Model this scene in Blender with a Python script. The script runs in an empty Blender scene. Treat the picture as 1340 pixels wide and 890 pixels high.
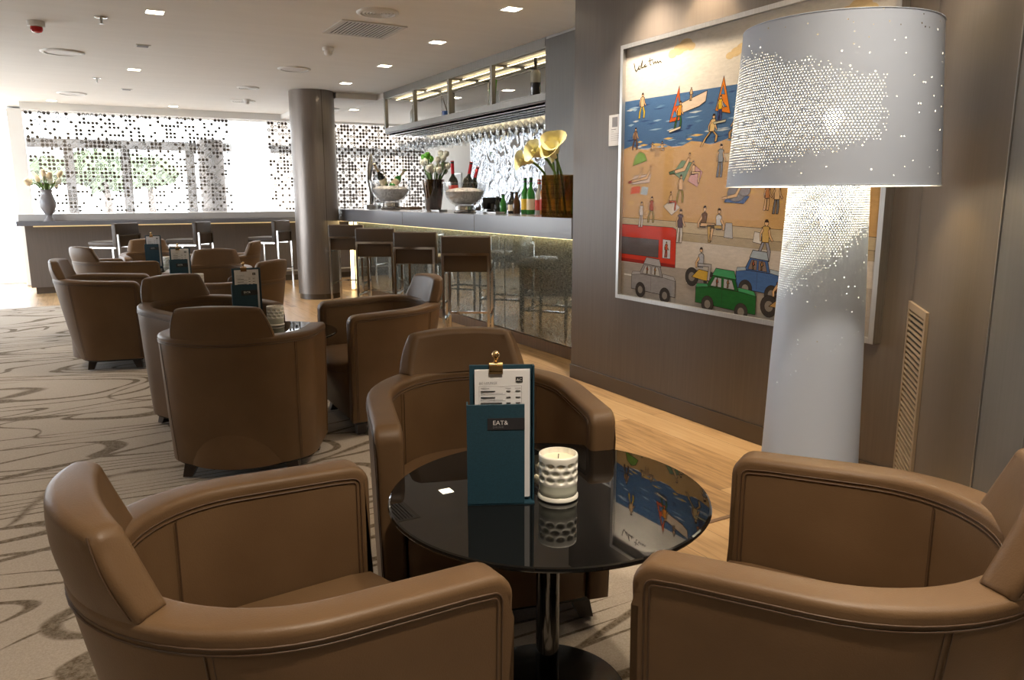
import bpy, bmesh, math, random
from mathutils import Vector, Matrix, Euler
from math import sin, cos, pi, radians as R
random.seed(7)
sc = bpy.context.scene
COL = sc.collection

# ------------------------------------------------------------------ camera
def make_camera():
    pitch, yaw, roll = 0.18541, 0.51567, -0.0025
    cy, sy, cp, sp = cos(yaw), sin(yaw), cos(pitch), sin(pitch)
    f = Vector((sy*cp, cy*cp, -sp)); r = Vector((cy, -sy, 0)); u = r.cross(f)
    r2 = r*cos(roll) + u*sin(roll); u2 = -r*sin(roll) + u*cos(roll)
    m = Matrix(((r2.x, u2.x, -f.x, 0), (r2.y, u2.y, -f.y, 0), (r2.z, u2.z, -f.z, 1.28), (0, 0, 0, 1)))
    cd = bpy.data.cameras.new('camera'); cd.sensor_width = 36; cd.lens = 995.1/1340*36
    cd.clip_start = 0.05; cd.clip_end = 200
    co = bpy.data.objects.new('camera', cd); COL.objects.link(co); co.matrix_world = m
    sc.camera = co
make_camera()

# ------------------------------------------------------------------ world, sun, exposure
wd = bpy.data.worlds.new('sky'); sc.world = wd; wd.use_nodes = True
bg = wd.node_tree.nodes['Background']; bg.inputs[0].default_value = (0.86, 0.93, 1.0, 1); bg.inputs[1].default_value = 7.4
sd = bpy.data.lights.new('sun', 'SUN'); sd.energy = 3.0; sd.angle = R(1.0); sd.color = (1, 0.95, 0.88)
so = bpy.data.objects.new('sun', sd); COL.objects.link(so)
so.rotation_euler = Vector((0.25, -1.0, -1.0)).to_track_quat('-Z', 'Y').to_euler()
so.location = (-4, 20, 12)
vs = sc.view_settings
vs.view_transform = 'Standard'; vs.look = 'None'; vs.gamma = 1; vs.use_curve_mapping = False
vs.exposure = 0.58
sc.cycles.caustics_reflective = False; sc.cycles.caustics_refractive = False
DOWNLIGHT_W = 31.0
NEAR_W = 50.0

def portal(name, loc, rot, sx, sy_):
    l = bpy.data.lights.new(name, 'AREA'); l.shape = 'RECTANGLE'; l.size = sx; l.size_y = sy_
    l.cycles.is_portal = True
    o = bpy.data.objects.new(name, l); COL.objects.link(o); o.location = loc; o.rotation_euler = rot
portal('window_portal', (1.5, 13.88, 1.28), (R(-90), 0, 0), 10.3, 2.56)
portal('window_portal', (-3.25, 10.65, 1.15), (0, R(-90), 0), 2.3, 4.7)

# ------------------------------------------------------------------ materials
def mat(name, col=(0.5, 0.5, 0.5), rough=0.5, metal=0.0, coat=0.0, spec=0.5, emit=None, estr=0.0):
    m = bpy.data.materials.new(name); m.use_nodes = True
    b = m.node_tree.nodes['Principled BSDF']
    b.inputs['Base Color'].default_value = (*col, 1); b.inputs['Roughness'].default_value = rough
    b.inputs['Metallic'].default_value = metal; b.inputs['Coat Weight'].default_value = coat
    b.inputs['Coat Roughness'].default_value = 0.03
    b.inputs['Specular IOR Level'].default_value = spec
    if emit:
        b.inputs['Emission Color'].default_value = (*emit, 1); b.inputs['Emission Strength'].default_value = estr
    return m
class NT:
    def __init__(s, m): s.m = m; s.t = m.node_tree; s.b = s.t.nodes.get('Principled BSDF')
    def n(s, typ, **kw):
        nd = s.t.nodes.new(typ)
        for k, v in kw.items(): setattr(nd, k, v)
        return nd
    def l(s, a, b): s.t.links.new(a, b)
    def val(s, inp, x):
        if hasattr(x, 'is_output'): s.l(x, inp)
        else: inp.default_value = x
    def math(s, op, a, b=None, c=None, clamp=False):
        nd = s.n('ShaderNodeMath', operation=op); nd.use_clamp = clamp
        s.val(nd.inputs[0], a)
        if b is not None: s.val(nd.inputs[1], b)
        if c is not None: s.val(nd.inputs[2], c)
        return nd.outputs[0]
    def vmath(s, op, a, b=None):
        nd = s.n('ShaderNodeVectorMath', operation=op); s.val(nd.inputs[0], a)
        if b is not None: s.val(nd.inputs[1], b)
        return nd.outputs['Value'] if op in ('LENGTH', 'DOT_PRODUCT', 'DISTANCE') else nd.outputs[0]
    def obj(s): return s.n('ShaderNodeTexCoord').outputs['Object']
    def uv(s): return s.n('ShaderNodeTexCoord').outputs['UV']
    def mapping(s, v, loc=(0, 0, 0), rot=(0, 0, 0), scale=(1, 1, 1)):
        nd = s.n('ShaderNodeMapping'); s.l(v, nd.inputs[0]); nd.inputs['Location'].default_value = loc
        nd.inputs['Rotation'].default_value = rot; nd.inputs['Scale'].default_value = scale
        return nd.outputs[0]
    def noise(s, v, scale, detail=2, rough=0.5, dist=0.0):
        nd = s.n('ShaderNodeTexNoise'); s.l(v, nd.inputs['Vector']); nd.inputs['Scale'].default_value = scale
        nd.inputs['Detail'].default_value = detail; nd.inputs['Roughness'].default_value = rough
        nd.inputs['Distortion'].default_value = dist
        return nd.outputs['Fac']
    def ramp(s, f, stops):
        nd = s.n('ShaderNodeValToRGB'); s.l(f, nd.inputs[0]); e = nd.color_ramp.elements
        while len(e) < len(stops): e.new(0.5)
        for k, (p, c) in enumerate(stops): e[k].position = p; e[k].color = (*c, 1) if len(c) == 3 else c
        return nd.outputs[0]
    def mix(s, f, a, b):
        nd = s.n('ShaderNodeMix', data_type='RGBA'); s.val(nd.inputs[0], f)
        s.val(nd.inputs[6], a if hasattr(a, 'is_output') else (*a, 1)); s.val(nd.inputs[7], b if hasattr(b, 'is_output') else (*b, 1))
        return nd.outputs[2]
    def bump(s, h, strength=0.2, dist=0.01):
        nd = s.n('ShaderNodeBump'); s.l(h, nd.inputs['Height']); nd.inputs['Strength'].default_value = strength
        nd.inputs['Distance'].default_value = dist
        s.l(nd.outputs[0], s.b.inputs['Normal'])
    def out(s, sh): s.l(sh, s.t.nodes['Material Output'].inputs['Surface'])

def leather():
    m = mat('brown_leather', rough=0.46, spec=0.30); t = NT(m); v = t.obj()
    f = t.noise(v, 5, 3); t.l(t.ramp(f, [(0.3, (0.108, 0.062, 0.030)), (0.7, (0.136, 0.081, 0.041))]), t.b.inputs['Base Color'])
    vo = t.n('ShaderNodeTexVoronoi'); t.l(v, vo.inputs['Vector']); vo.inputs['Scale'].default_value = 330
    g = t.math('ADD', vo.outputs['Distance'], t.noise(v, 60, 2)); t.bump(g, 0.10, 0.002)
    return m
def wood_floor():
    m = mat('oak_planks', rough=0.38); t = NT(m); v = t.obj()
    br = t.n('ShaderNodeTexBrick'); br.offset = 0.37; br.squash = 1
    t.l(t.mapping(v, rot=(0, 0, R(90))), br.inputs['Vector'])
    br.inputs['Scale'].default_value = 1; br.inputs['Mortar Size'].default_value = 0.0012
    br.inputs['Brick Width'].default_value = 1.7; br.inputs['Row Height'].default_value = 0.17
    br.inputs['Color1'].default_value = (0.0, 0, 0, 1); br.inputs['Color2'].default_value = (1, 1, 1, 1)
    g = t.noise(t.mapping(v, scale=(9, 0.7, 1)), 4, 6, 0.6, 0.6)
    k = t.noise(t.mapping(v, scale=(3, 0.9, 1)), 2.4, 3, 0.5, 0.4)
    tone = t.math('ADD', t.math('MULTIPLY', br.outputs['Color'], 0.28), t.math('ADD', t.math('MULTIPLY', g, 0.6), t.math('MULTIPLY', k, 0.25)))
    c = t.ramp(tone, [(0.3, (0.13, 0.070, 0.030)), (0.52, (0.42, 0.262, 0.122)), (0.85, (0.56, 0.39, 0.21))])
    c = t.mix(br.outputs['Fac'], c, (0.07, 0.04, 0.02))
    t.l(c, t.b.inputs['Base Color']); t.bump(g, 0.05, 0.004)
    return m
def carpet_mat():
    m = mat('carpet_pile', rough=0.95, spec=0.1); t = NT(m); v = t.obj()
    def lines(rot, sc_, n, w, off, seed):
        mp = t.mapping(v, loc=(seed, seed*0.7, 0), rot=(0, 0, R(rot)), scale=(sc_[0], sc_[1], 1))
        f = t.noise(mp, 1.0, 1.2, 0.4, 0.25)
        wn = t.noise(t.mapping(v, loc=(off, 0, 0)), 2.3, 2)
        fr = t.math('ABSOLUTE', t.math('SUBTRACT', t.math('FRACT', t.math('MULTIPLY', f, n)), 0.5))
        wid = t.math('MULTIPLY', t.math('MINIMUM', t.math('MAXIMUM', t.math('SUBTRACT', wn, 0.27), 0.03), 0.27), w)
        return t.math('SMOOTH_MIN', 1.0, t.math('MULTIPLY', t.math('MAXIMUM', t.math('SUBTRACT', wid, fr), 0.0), 30.0), 0.05)
    a = lines(25, (0.27, 1.10), 22, 0.40, 3.1, 1.0)
    b = lines(37, (0.25, 0.80), 12, 0.26, 8.4, 6.3)
    br = t.noise(v, 70, 3, 0.7)
    k = t.math('MAXIMUM', a, b); k = t.math('MULTIPLY', k, t.math('ADD', t.math('MULTIPLY', br, 1.3), 0.15), clamp=True)
    base = t.ramp(t.noise(v, 160, 3, 0.7), [(0.3, (0.375, 0.325, 0.272)), (0.7, (0.50, 0.44, 0.375))])
    t.l(t.mix(k, base, (0.115, 0.085, 0.052)), t.b.inputs['Base Color'])
    h = t.math('SUBTRACT', t.noise(v, 260, 2, 0.8), t.math('MULTIPLY', k, 0.8)); t.bump(h, 0.5, 0.006)
    return m
def wall_mat(name, c1, c2, rough=0.42):
    m = mat(name, rough=rough, spec=0.4); t = NT(m); v = t.obj()
    g = t.noise(t.mapping(v, scale=(14, 14, 0.5)), 5, 4, 0.6)
    t.l(t.ramp(g, [(0.3, c1), (0.7, c2)]), t.b.inputs['Base Color'])
    return m
def ceiling_mat():
    m = mat('ceiling_paint', rough=0.8, spec=0.2); t = NT(m)
    t.l(t.ramp(t.noise(t.mapping(t.obj(), scale=(0.5, 3, 1)), 3, 3), [(0.3, (0.81, 0.80, 0.785)), (0.7, (0.84, 0.83, 0.815))]), t.b.inputs['Base Color'])
    return m
def thin_glass(name, tint=(1, 1, 1), refl=0.08, rough=0.0, edge=0.6):
    m = bpy.data.materials.new(name); m.use_nodes = True; t = NT(m); t.t.nodes.remove(t.b)
    tr = t.n('ShaderNodeBsdfTransparent'); tr.inputs[0].default_value = (*tint, 1)
    gl = t.n('ShaderNodeBsdfGlossy'); gl.inputs['Roughness'].default_value = rough
    lw = t.n('ShaderNodeLayerWeight'); lw.inputs[0].default_value = 0.35
    f = t.math('ADD', t.math('MULTIPLY', lw.outputs['Facing'], edge), refl, clamp=True)
    mx = t.n('ShaderNodeMixShader'); t.l(f, mx.inputs[0]); t.l(tr.outputs[0], mx.inputs[1]); t.l(gl.outputs[0], mx.inputs[2])
    t.out(mx.outputs[0]); return m
def blind_mat(name, dense):
    m = bpy.data.materials.new(name); m.use_nodes = True; t = NT(m); t.t.nodes.remove(t.b)
    v = t.obj(); sp = t.n('ShaderNodeSeparateXYZ'); t.l(v, sp.inputs[0]); x, z = sp.outputs[0], sp.outputs[2]
    s = 0.054
    px = t.math('DIVIDE', x, s); pz = t.math('DIVIDE', z, s)
    fx = t.math('SUBTRACT', t.math('FRACT', px), 0.5); fz = t.math('SUBTRACT', t.math('FRACT', pz), 0.5)
    ix = t.math('FLOOR', px); iz = t.math('FLOOR', pz)
    d = t.math('SQRT', t.math('ADD', t.math('MULTIPLY', fx, fx), t.math('MULTIPLY', fz, fz)))
    cb = t.n('ShaderNodeCombineXYZ'); t.l(ix, cb.inputs[0]); t.l(iz, cb.inputs[1])
    wn = t.n('ShaderNodeTexWhiteNoise'); wn.noise_dimensions = '2D'; t.l(cb.outputs[0], wn.inputs[0]); w1 = wn.outputs['Value']
    w2 = t.math('FRACT', t.math('MULTIPLY', w1, 7.7))
    if dense:
        def mod4(e): return t.math('GREATER_THAN', t.math('MODULO', t.math('ADD', e, 400.0), 4.0), 0.5)
        on = t.math('MULTIPLY', mod4(t.math('ADD', ix, iz)), mod4(t.math('SUBTRACT', ix, iz)))
        on = t.math('MAXIMUM', on, t.math('GREATER_THAN', w1, 0.72))
        k = t.math('MULTIPLY', t.math('LESS_THAN', d, 0.46), on)
        k = t.math('SUBTRACT', k, t.math('MULTIPLY', t.math('GREATER_THAN', w2, 0.7), t.math('LESS_THAN', d, 0.16)), clamp=True)
    else:
        # dots shrink and thin out towards the hem
        zz = t.math('DIVIDE', t.math('SUBTRACT', z, 0.9), 1.6, clamp=True)
        cl = t.noise(cb.outputs[0], 0.16, 2)
        chk = t.math('GREATER_THAN', t.math('MODULO', t.math('ADD', t.math('ADD', ix, iz), 400.0), 2.0), 0.5)
        p = t.math('ADD', t.math('MULTIPLY_ADD', zz, 0.26, 0.33), t.math('MULTIPLY', t.math('SUBTRACT', cl, 0.5), 1.2))
        p = t.math('ADD', p, t.math('MULTIPLY', chk, 0.30))
        on = t.math('LESS_THAN', w1, p)
        rad = t.math('MULTIPLY_ADD', zz, 0.12, 0.33)
        k = t.math('MULTIPLY', t.math('LESS_THAN', d, rad), on)
        k = t.math('SUBTRACT', k, t.math('MULTIPLY', t.math('GREATER_THAN', w2, 0.62), t.math('LESS_THAN', d, 0.2)), clamp=True)
        dg = t.math('LESS_THAN', t.math('ABSOLUTE', t.math('SUBTRACT', fx, fz)), 0.07)
        k = t.math('MAXIMUM', k, t.math('MULTIPLY', t.math('MULTIPLY', dg, t.math('SUBTRACT', 1.0, on)), t.math('GREATER_THAN', w2, 0.55)))
    tr = t.n('ShaderNodeBsdfTransparent'); tl = t.n('ShaderNodeBsdfTranslucent'); df = t.n('ShaderNodeBsdfDiffuse')
    tl.inputs[0].default_value = (0.95, 0.95, 0.95, 1); df.inputs[0].default_value = (0.9, 0.9, 0.9, 1)
    m1 = t.n('ShaderNodeMixShader'); m1.inputs[0].default_value = 0.35; t.l(tl.outputs[0], m1.inputs[1]); t.l(df.outputs[0], m1.inputs[2])
    m2 = t.n('ShaderNodeMixShader'); m2.inputs[0].default_value = 0.25; t.l(tr.outputs[0], m2.inputs[1]); t.l(m1.outputs[0], m2.inputs[2])
    dk = t.n('ShaderNodeBsdfDiffuse'); dk.inputs[0].default_value = (0.085, 0.075, 0.065, 1)
    m3 = t.n('ShaderNodeMixShader'); t.l(k, m3.inputs[0]); t.l(m2.outputs[0], m3.inputs[1]); t.l(dk.outputs[0], m3.inputs[2])
    t.out(m3.outputs[0]); return m
def curtain_mat():
    m = bpy.data.materials.new('sheer_curtain'); m.use_nodes = True; t = NT(m); t.t.nodes.remove(t.b)
    tr = t.n('ShaderNodeBsdfTransparent'); tl = t.n('ShaderNodeBsdfTranslucent'); tl.inputs[0].default_value = (0.95, 0.95, 0.95, 1)
    m2 = t.n('ShaderNodeMixShader'); m2.inputs[0].default_value = 0.6; t.l(tr.outputs[0], m2.inputs[1]); t.l(tl.outputs[0], m2.inputs[2])
    t.out(m2.outputs[0]); return m
def perforated(name, shade):
    """white sheet metal, tinted blue as if daylit, with a hexagonal field of punched holes; UV = arc length, height in metres"""
    m = mat(name, (0.64, 0.735, 0.92), 0.5, spec=0.35); t = NT(m)  # blue in the white paint stands in for cool daylight on the lamp
    sp = t.n('ShaderNodeSeparateXYZ'); t.l(t.uv(), sp.inputs[0]); x, z = sp.outputs[0], sp.outputs[1]
    s = 0.0100 if shade else 0.0088
    big = t.noise(t.uv(), 14.0, 2)
    wob = t.math('MULTIPLY', t.math('SUBTRACT', big, 0.5), 0.6 if shade else 0.35)
    if shade:
        r = t.math('MULTIPLY_ADD', x, 2.2, 0.55, clamp=True)
        lo = t.math('DIVIDE', t.math('SUBTRACT', z, t.math('MULTIPLY_ADD', r, 0.10, 0.035)), 0.06)
        hi = t.math('DIVIDE', t.math('SUBTRACT', t.math('MULTIPLY_ADD', r, -0.13, 0.425), z), 0.10)
        rt = t.math('DIVIDE', t.math('SUBTRACT', 0.16, x), 0.10)
        f = t.math('MINIMUM', t.math('MINIMUM', lo, hi), rt)
    else:
        f = t.math('DIVIDE', t.math('SUBTRACT', z, t.math('MULTIPLY_ADD', x, 0.80, 1.02)), 0.12)
    f = t.math('ADD', f, wob); D = t.math('MULTIPLY', f, 0.6 if shade else 0.38, clamp=True)
    ks = []
    for o in (0.0, 0.5):
        px = t.math('ADD', t.math('DIVIDE', x, s), o); pz = t.math('ADD', t.math('DIVIDE', z, s*1.7320508), o)
        fx = t.math('SUBTRACT', t.math('FRACT', px), 0.5); fz = t.math('MULTIPLY', t.math('SUBTRACT', t.math('FRACT', pz), 0.5), 1.7320508)
        d = t.math('SQRT', t.math('ADD', t.math('MULTIPLY', fx, fx), t.math('MULTIPLY', fz, fz)))
        cb = t.n('ShaderNodeCombineXYZ'); t.l(t.math('ADD', t.math('FLOOR', px), o*13.7), cb.inputs[0]); t.l(t.math('FLOOR', pz), cb.inputs[1])
        wn = t.n('ShaderNodeTexWhiteNoise'); wn.noise_dimensions = '2D'; t.l(cb.outputs[0], wn.inputs[0]); w = wn.outputs['Value']
        far = t.math('MULTIPLY', t.math('GREATER_THAN', f, -2.6), 0.016)
        on = t.math('LESS_THAN', w, t.math('MAXIMUM', t.math('MULTIPLY', D, 4.0), far))
        lone = t.math('MULTIPLY', t.math('LESS_THAN', w, 0.022), t.math('LESS_THAN', D, 0.2))
        rad = t.math('ADD', t.math('MULTIPLY_ADD', D, 0.11, 0.14), t.math('MULTIPLY', lone, t.math('MULTIPLY', w, 9.0)))
        ks.append(t.math('MULTIPLY', t.math('LESS_THAN', d, rad), on))
    k = t.math('MAXIMUM', ks[0], ks[1])
    tr = t.n('ShaderNodeBsdfTransparent'); mx = t.n('ShaderNodeMixShader')
    t.l(k, mx.inputs[0]); t.l(t.b.outputs[0], mx.inputs[1]); t.l(tr.outputs[0], mx.inputs[2]); t.out(mx.outputs[0])
    return m
def relief_mat():
    m = mat('wavy_mirror', (0.36, 0.37, 0.39), 0.06, 1.0); t = NT(m); v = t.obj()
    f = t.noise(t.mapping(v, scale=(1, 1.6, 0.9)), 4.2, 0.6, 0.4, 1.8); t.bump(f, 0.6, 0.06)
    return m
def barfront_mat():
    m = mat('woven_behind_glass', rough=0.9, spec=0.1); t = NT(m); v = t.obj()
    a = t.noise(t.mapping(v, scale=(1, 1, 9)), 26, 4, 0.7); b = t.noise(t.mapping(v, scale=(9, 9, 1)), 26, 4, 0.7)
    t.l(t.ramp(t.math('MULTIPLY', t.math('ADD', a, b), 0.5), [(0.38, (0.04, 0.046, 0.044)), (0.5, (0.14, 0.157, 0.148)), (0.62, (0.33, 0.35, 0.32))]), t.b.inputs['Base Color'])
    gl = t.n('ShaderNodeBsdfGlossy'); gl.inputs['Roughness'].default_value = 0.015; gl.inputs[0].default_value = (0.86, 0.92, 0.88, 1)
    lw = t.n('ShaderNodeLayerWeight'); lw.inputs[0].default_value = 0.45
    mx = t.n('ShaderNodeMixShader'); t.l(t.math('MULTIPLY_ADD', lw.outputs['Facing'], 0.40, 0.12, clamp=True), mx.inputs[0]); t.l(t.b.outputs[0], mx.inputs[1]); t.l(gl.outputs[0], mx.inputs[2]); t.out(mx.outputs[0])
    return m
def brushed(name, col, rough, metal):
    m = mat(name, col, rough, metal); t = NT(m)
    g = t.noise(t.mapping(t.obj(), scale=(30, 30, 0.4)), 6, 3)
    t.l(t.ramp(g, [(0.3, tuple(c*0.9 for c in col)), (0.7, tuple(min(1, c*1.1) for c in col))]), t.b.inputs['Base Color'])
    return m
def linen(name, col):
    m = mat(name, rough=0.6); t = NT(m); v = t.obj()
    g = t.noise(t.mapping(v, scale=(1, 1, 8)), 150, 2); h = t.noise(t.mapping(v, scale=(8, 8, 1)), 150, 2)
    t.l(t.ramp(t.math('MULTIPLY', t.math('ADD', g, h), 0.5), [(0.35, tuple(c*0.75 for c in col)), (0.65, tuple(c*1.25 for c in col))]), t.b.inputs['Base Color'])
    return m
def paint_mat():
    m = mat('painting_colours', rough=0.7, spec=0.1); t = NT(m)
    at = t.n('ShaderNodeAttribute'); at.attribute_name = 'paint'
    br = t.noise(t.mapping(t.obj(), scale=(1, 4, 14)), 5, 5, 0.7)
    f = t.math('MULTIPLY_ADD', br, 0.4, 0.58)
    mm = t.n('ShaderNodeVectorMath', operation='SCALE'); t.l(at.outputs['Color'], mm.inputs[0]); t.l(f, mm.inputs['Scale'])
    t.l(mm.outputs[0], t.b.inputs['Base Color']); return m
def foliage_mat(name, a, b):
    m = mat(name, rough=0.6); t = NT(m); t.l(t.ramp(t.noise(t.obj(), 6, 3), [(0.3, a), (0.7, b)]), t.b.inputs['Base Color']); return m
def amber_mat():
    m = bpy.data.materials.new('amber_crystal'); m.use_nodes = True; t = NT(m)
    b = t.b; b.inputs['Base Color'].default_value = (0.11, 0.055, 0.008, 1); b.inputs['Roughness'].default_value = 0.06
    b.inputs['Specular IOR Level'].default_value = 0.9
    tr = t.n('ShaderNodeBsdfTransparent'); tr.inputs[0].default_value = (0.62, 0.42, 0.10, 1)
    mx = t.n('ShaderNodeMixShader'); mx.inputs[0].default_value = 0.6; t.l(b.outputs[0], mx.inputs[1]); t.l(tr.outputs[0], mx.inputs[2]); t.out(mx.outputs[0])
    return m

M = dict(
 leather=leather(), piping=mat('dark_leather_piping', (0.066, 0.034, 0.016), 0.5), darkwood=mat('wenge_wood', (0.022, 0.012, 0.008), 0.3),
 floor=wood_floor(), carpet=carpet_mat(), wall=wall_mat('taupe_wall_panel', (0.118, 0.098, 0.084), (0.138, 0.116, 0.099)),
 wallgrey=wall_mat('grey_wall_panel', (0.125, 0.120, 0.117), (0.145, 0.140, 0.137)), ceiling=ceiling_mat(),
 white=mat('white_paint', (0.78, 0.78, 0.77), 0.5), plaster=mat('white_plaster', (0.8, 0.79, 0.77), 0.8), skirt=mat('dark_skirting', (0.075, 0.058, 0.045), 0.25),
 blackglass=mat('black_glass', (0.004, 0.004, 0.004), 0.012, spec=0.5), black=mat('black_lacquer', (0.006, 0.006, 0.006), 0.25),
 darkchrome=mat('dark_chrome', (0.10, 0.095, 0.09), 0.06, 1.0), chrome=mat('chrome', (0.58, 0.57, 0.56), 0.10, 1.0), steel=brushed('satin_steel', (0.55, 0.54, 0.53), 0.28, 1.0), gold=mat('brass', (0.72, 0.50, 0.24), 0.15, 1.0),
 silver=brushed('silver_frame', (0.55, 0.54, 0.52), 0.35, 0.9), column=brushed('bronze_grey_metal', (0.20, 0.172, 0.152), 0.34, 0.6),
 counter=mat('grey_stone_counter', (0.165, 0.168, 0.188), 0.2), counterlight=mat('pale_grey_stone', (0.50, 0.48, 0.47), 0.3), panel=wall_mat('taupe_counter_panel', (0.125, 0.105, 0.092), (0.145, 0.122, 0.108)),
 barfront=barfront_mat(), brownwood=wall_mat('walnut_plinth', (0.16, 0.10, 0.06), (0.22, 0.14, 0.085), 0.35), stool=mat('dark_brown_leatherette', (0.050, 0.033, 0.021), 0.45, spec=0.35), rackwood=mat('dark_walnut', (0.05, 0.03, 0.02), 0.35),
 rack=brushed('grey_bronze_profile', (0.26, 0.245, 0.225), 0.4, 0.5), glass=thin_glass('clear_glass'), pane=thin_glass('window_glass', refl=0.02, edge=0.25), wineglass=thin_glass('wine_glass', (0.95, 0.96, 0.97), 0.05, 0.0, 0.5),
 ice=None, navy=linen('navy_book_cloth', (0.012, 0.050, 0.078)), paper=mat('paper', (0.80, 0.81, 0.84), 0.7), ink=mat('grey_ink', (0.25, 0.25, 0.28), 0.7), inkdark=mat('black_ink', (0.02, 0.02, 0.025), 0.6), greylabel=mat('grey_lettering', (0.16, 0.16, 0.17), 0.6), whiteink=mat('white_lettering', (0.85, 0.85, 0.85), 0.6),
 ceramic=mat('white_ceramic', (0.80, 0.79, 0.73), 0.25), wax=mat('ivory_wax', (0.85, 0.76, 0.58), 0.5), pale=mat('pale_green_glaze', (0.62, 0.64, 0.54), 0.2),
 led=mat('warm_led', (1, 0.9, 0.7), emit=(1.0, 0.80, 0.45), estr=3.0), ledsoft=mat('counter_glow_led', (1, 0.9, 0.7), emit=(1.0, 0.76, 0.36), estr=5.0), diffuser=mat('lamp_diffuser', (1, 1, 1), emit=(1.0, 0.86, 0.62), estr=14.0), bulb=mat('lit_bulb', (1, 1, 1), emit=(1.0, 0.76, 0.40), estr=30.0),
 red=mat('red_lens', (0.45, 0.01, 0.015), 0.2), redfoil=mat('red_foil', (0.35, 0.012, 0.02), 0.35, 0.4), goldfoil=mat('gold_foil', (0.75, 0.62, 0.42), 0.35, 0.8), bottledark=mat('dark_bottle_glass', (0.012, 0.014, 0.010), 0.06, spec=0.8), bottlegreen=mat('green_bottle_glass', (0.03, 0.20, 0.03), 0.06, spec=0.8), bottleamber=mat('amber_bottle_glass', (0.24, 0.09, 0.012), 0.06, spec=0.8), bottleclear=mat('pale_bottle_glass', (0.42, 0.42, 0.38), 0.06, spec=0.8), bottlebrown=mat('brown_bottle_glass', (0.07, 0.028, 0.012), 0.06, spec=0.8),
 labelred=mat('red_paper_label', (0.42, 0.03, 0.02), 0.6), labelcream=mat('cream_paper_label', (0.72, 0.62, 0.44), 0.6), labelyellow=mat('yellow_paper_label', (0.75, 0.50, 0.05), 0.6), amber=amber_mat(), stem=foliage_mat('green_stem', (0.05, 0.11, 0.015), (0.10, 0.19, 0.03)), lily=mat('yellow_petal', (0.96, 0.88, 0.46), 0.5), whitepetal=mat('white_petal', (0.85, 0.83, 0.72), 0.5), tulip=mat('cream_tulip_petal', (0.80, 0.66, 0.45), 0.5), vasegrey=mat('grey_glazed_vase', (0.17, 0.16, 0.17), 0.12), bowlglass=thin_glass('bowl_glass', (0.97, 0.97, 0.97), 0.03, 0.0, 0.45), smoked=thin_glass('smoked_glass', (0.42, 0.26, 0.10), 0.12, 0.02, 0.5),
 blind=blind_mat('printed_sheer_blind', False), blindd=blind_mat('dense_printed_sheer_blind', True), curtain=curtain_mat(), frame=mat('brown_window_frame', (0.10, 0.075, 0.055), 0.5), blue=mat('blue_liquid', (0.01, 0.12, 0.55), 0.1), greenleaf=mat('bright_green_leaf', (0.10, 0.38, 0.02), 0.5), smoke=mat('smoked_bottle', (0.05, 0.05, 0.055), 0.08, spec=0.8),
 paint=paint_mat(), relief=relief_mat(), leaf=foliage_mat('tree_leaves', (0.07, 0.13, 0.04), (0.20, 0.28, 0.12)), bark=mat('bark', (0.10, 0.07, 0.05), 0.9), pave=mat('pale_paving', (0.55, 0.53, 0.50), 0.9), facade=mat('tan_facade', (0.42, 0.34, 0.27), 0.9), vent=mat('beige_vent_metal', (0.30, 0.235, 0.165), 0.4), grille=mat('white_grille', (0.62, 0.60, 0.58), 0.5), void=mat('dark_duct', (0.02, 0.02, 0.02), 0.9), shadein=mat('daylight_tinted_white', (0.64, 0.735, 0.92), 0.5), glasspanel=thin_glass('rack_glass', (0.96, 0.97, 0.97), 0.04, 0.0, 0.3))
def ice_mat():
    m = bpy.data.materials.new('crushed_ice'); m.use_nodes = True; t = NT(m)
    t.b.inputs['Base Color'].default_value = (0.85, 0.82, 0.78, 1); t.b.inputs['Roughness'].default_value = 0.12
    vo = t.n('ShaderNodeTexVoronoi'); t.l(t.obj(), vo.inputs['Vector']); vo.inputs['Scale'].default_value = 38; t.bump(vo.outputs['Distance'], 0.9, 0.02)
    return m
M['ice'] = ice_mat()
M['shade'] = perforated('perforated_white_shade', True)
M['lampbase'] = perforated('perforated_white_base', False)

# ------------------------------------------------------------------ mesh helpers
def NB(): return bmesh.new()
def box(bm, a, b, rot=None, bev=0.0, seg=2, mi=0):
    a = Vector(a); b = Vector(b); c = (a+b)/2; d = b-a
    r = bmesh.ops.create_cube(bm, size=1.0); vs_ = r['verts']
    for v in vs_:
        v.co = Vector((v.co.x*d.x, v.co.y*d.y, v.co.z*d.z))
    fs = list({f for v in vs_ for f in v.link_faces})
    if bev > 0:
        es = list({e for v in vs_ for e in v.link_edges})
        q = bmesh.ops.bevel(bm, geom=es, offset=bev, segments=seg, profile=0.5, affect='EDGES')
        vs_ = list({v for f in q['faces'] for v in f.verts} | {v for v in vs_ if v.is_valid})
        fs = list({f for v in vs_ for f in v.link_faces})
    for v in vs_:
        v.co = (rot @ v.co if rot is not None else v.co) + c
    for f in fs: f.material_index = mi
    return vs_
def lathe(bm, prof, seg=24, c=(0, 0, 0), mi=0, cap0=True, cap1=True, ax=None, func=None, sx=1.0, sy=1.0):
    rings = []
    for r, z in prof:
        ring = []
        for k in range(seg):
            a = 2*pi*k/seg; rr = r if func is None else func(r, z, a)
            p = Vector((rr*cos(a)*sx, rr*sin(a)*sy, z))
            if ax is not None: p = ax @ p
            ring.append(bm.verts.new(p+Vector(c)))
        rings.append(ring)
    for i in range(len(rings)-1):
        for k in range(seg):
            f = bm.faces.new((rings[i][k], rings[i][(k+1) % seg], rings[i+1][(k+1) % seg], rings[i+1][k])); f.material_index = mi
    if cap0: f = bm.faces.new(list(reversed(rings[0]))); f.material_index = mi
    if cap1: f = bm.faces.new(rings[-1]); f.material_index = mi
    return rings
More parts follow.
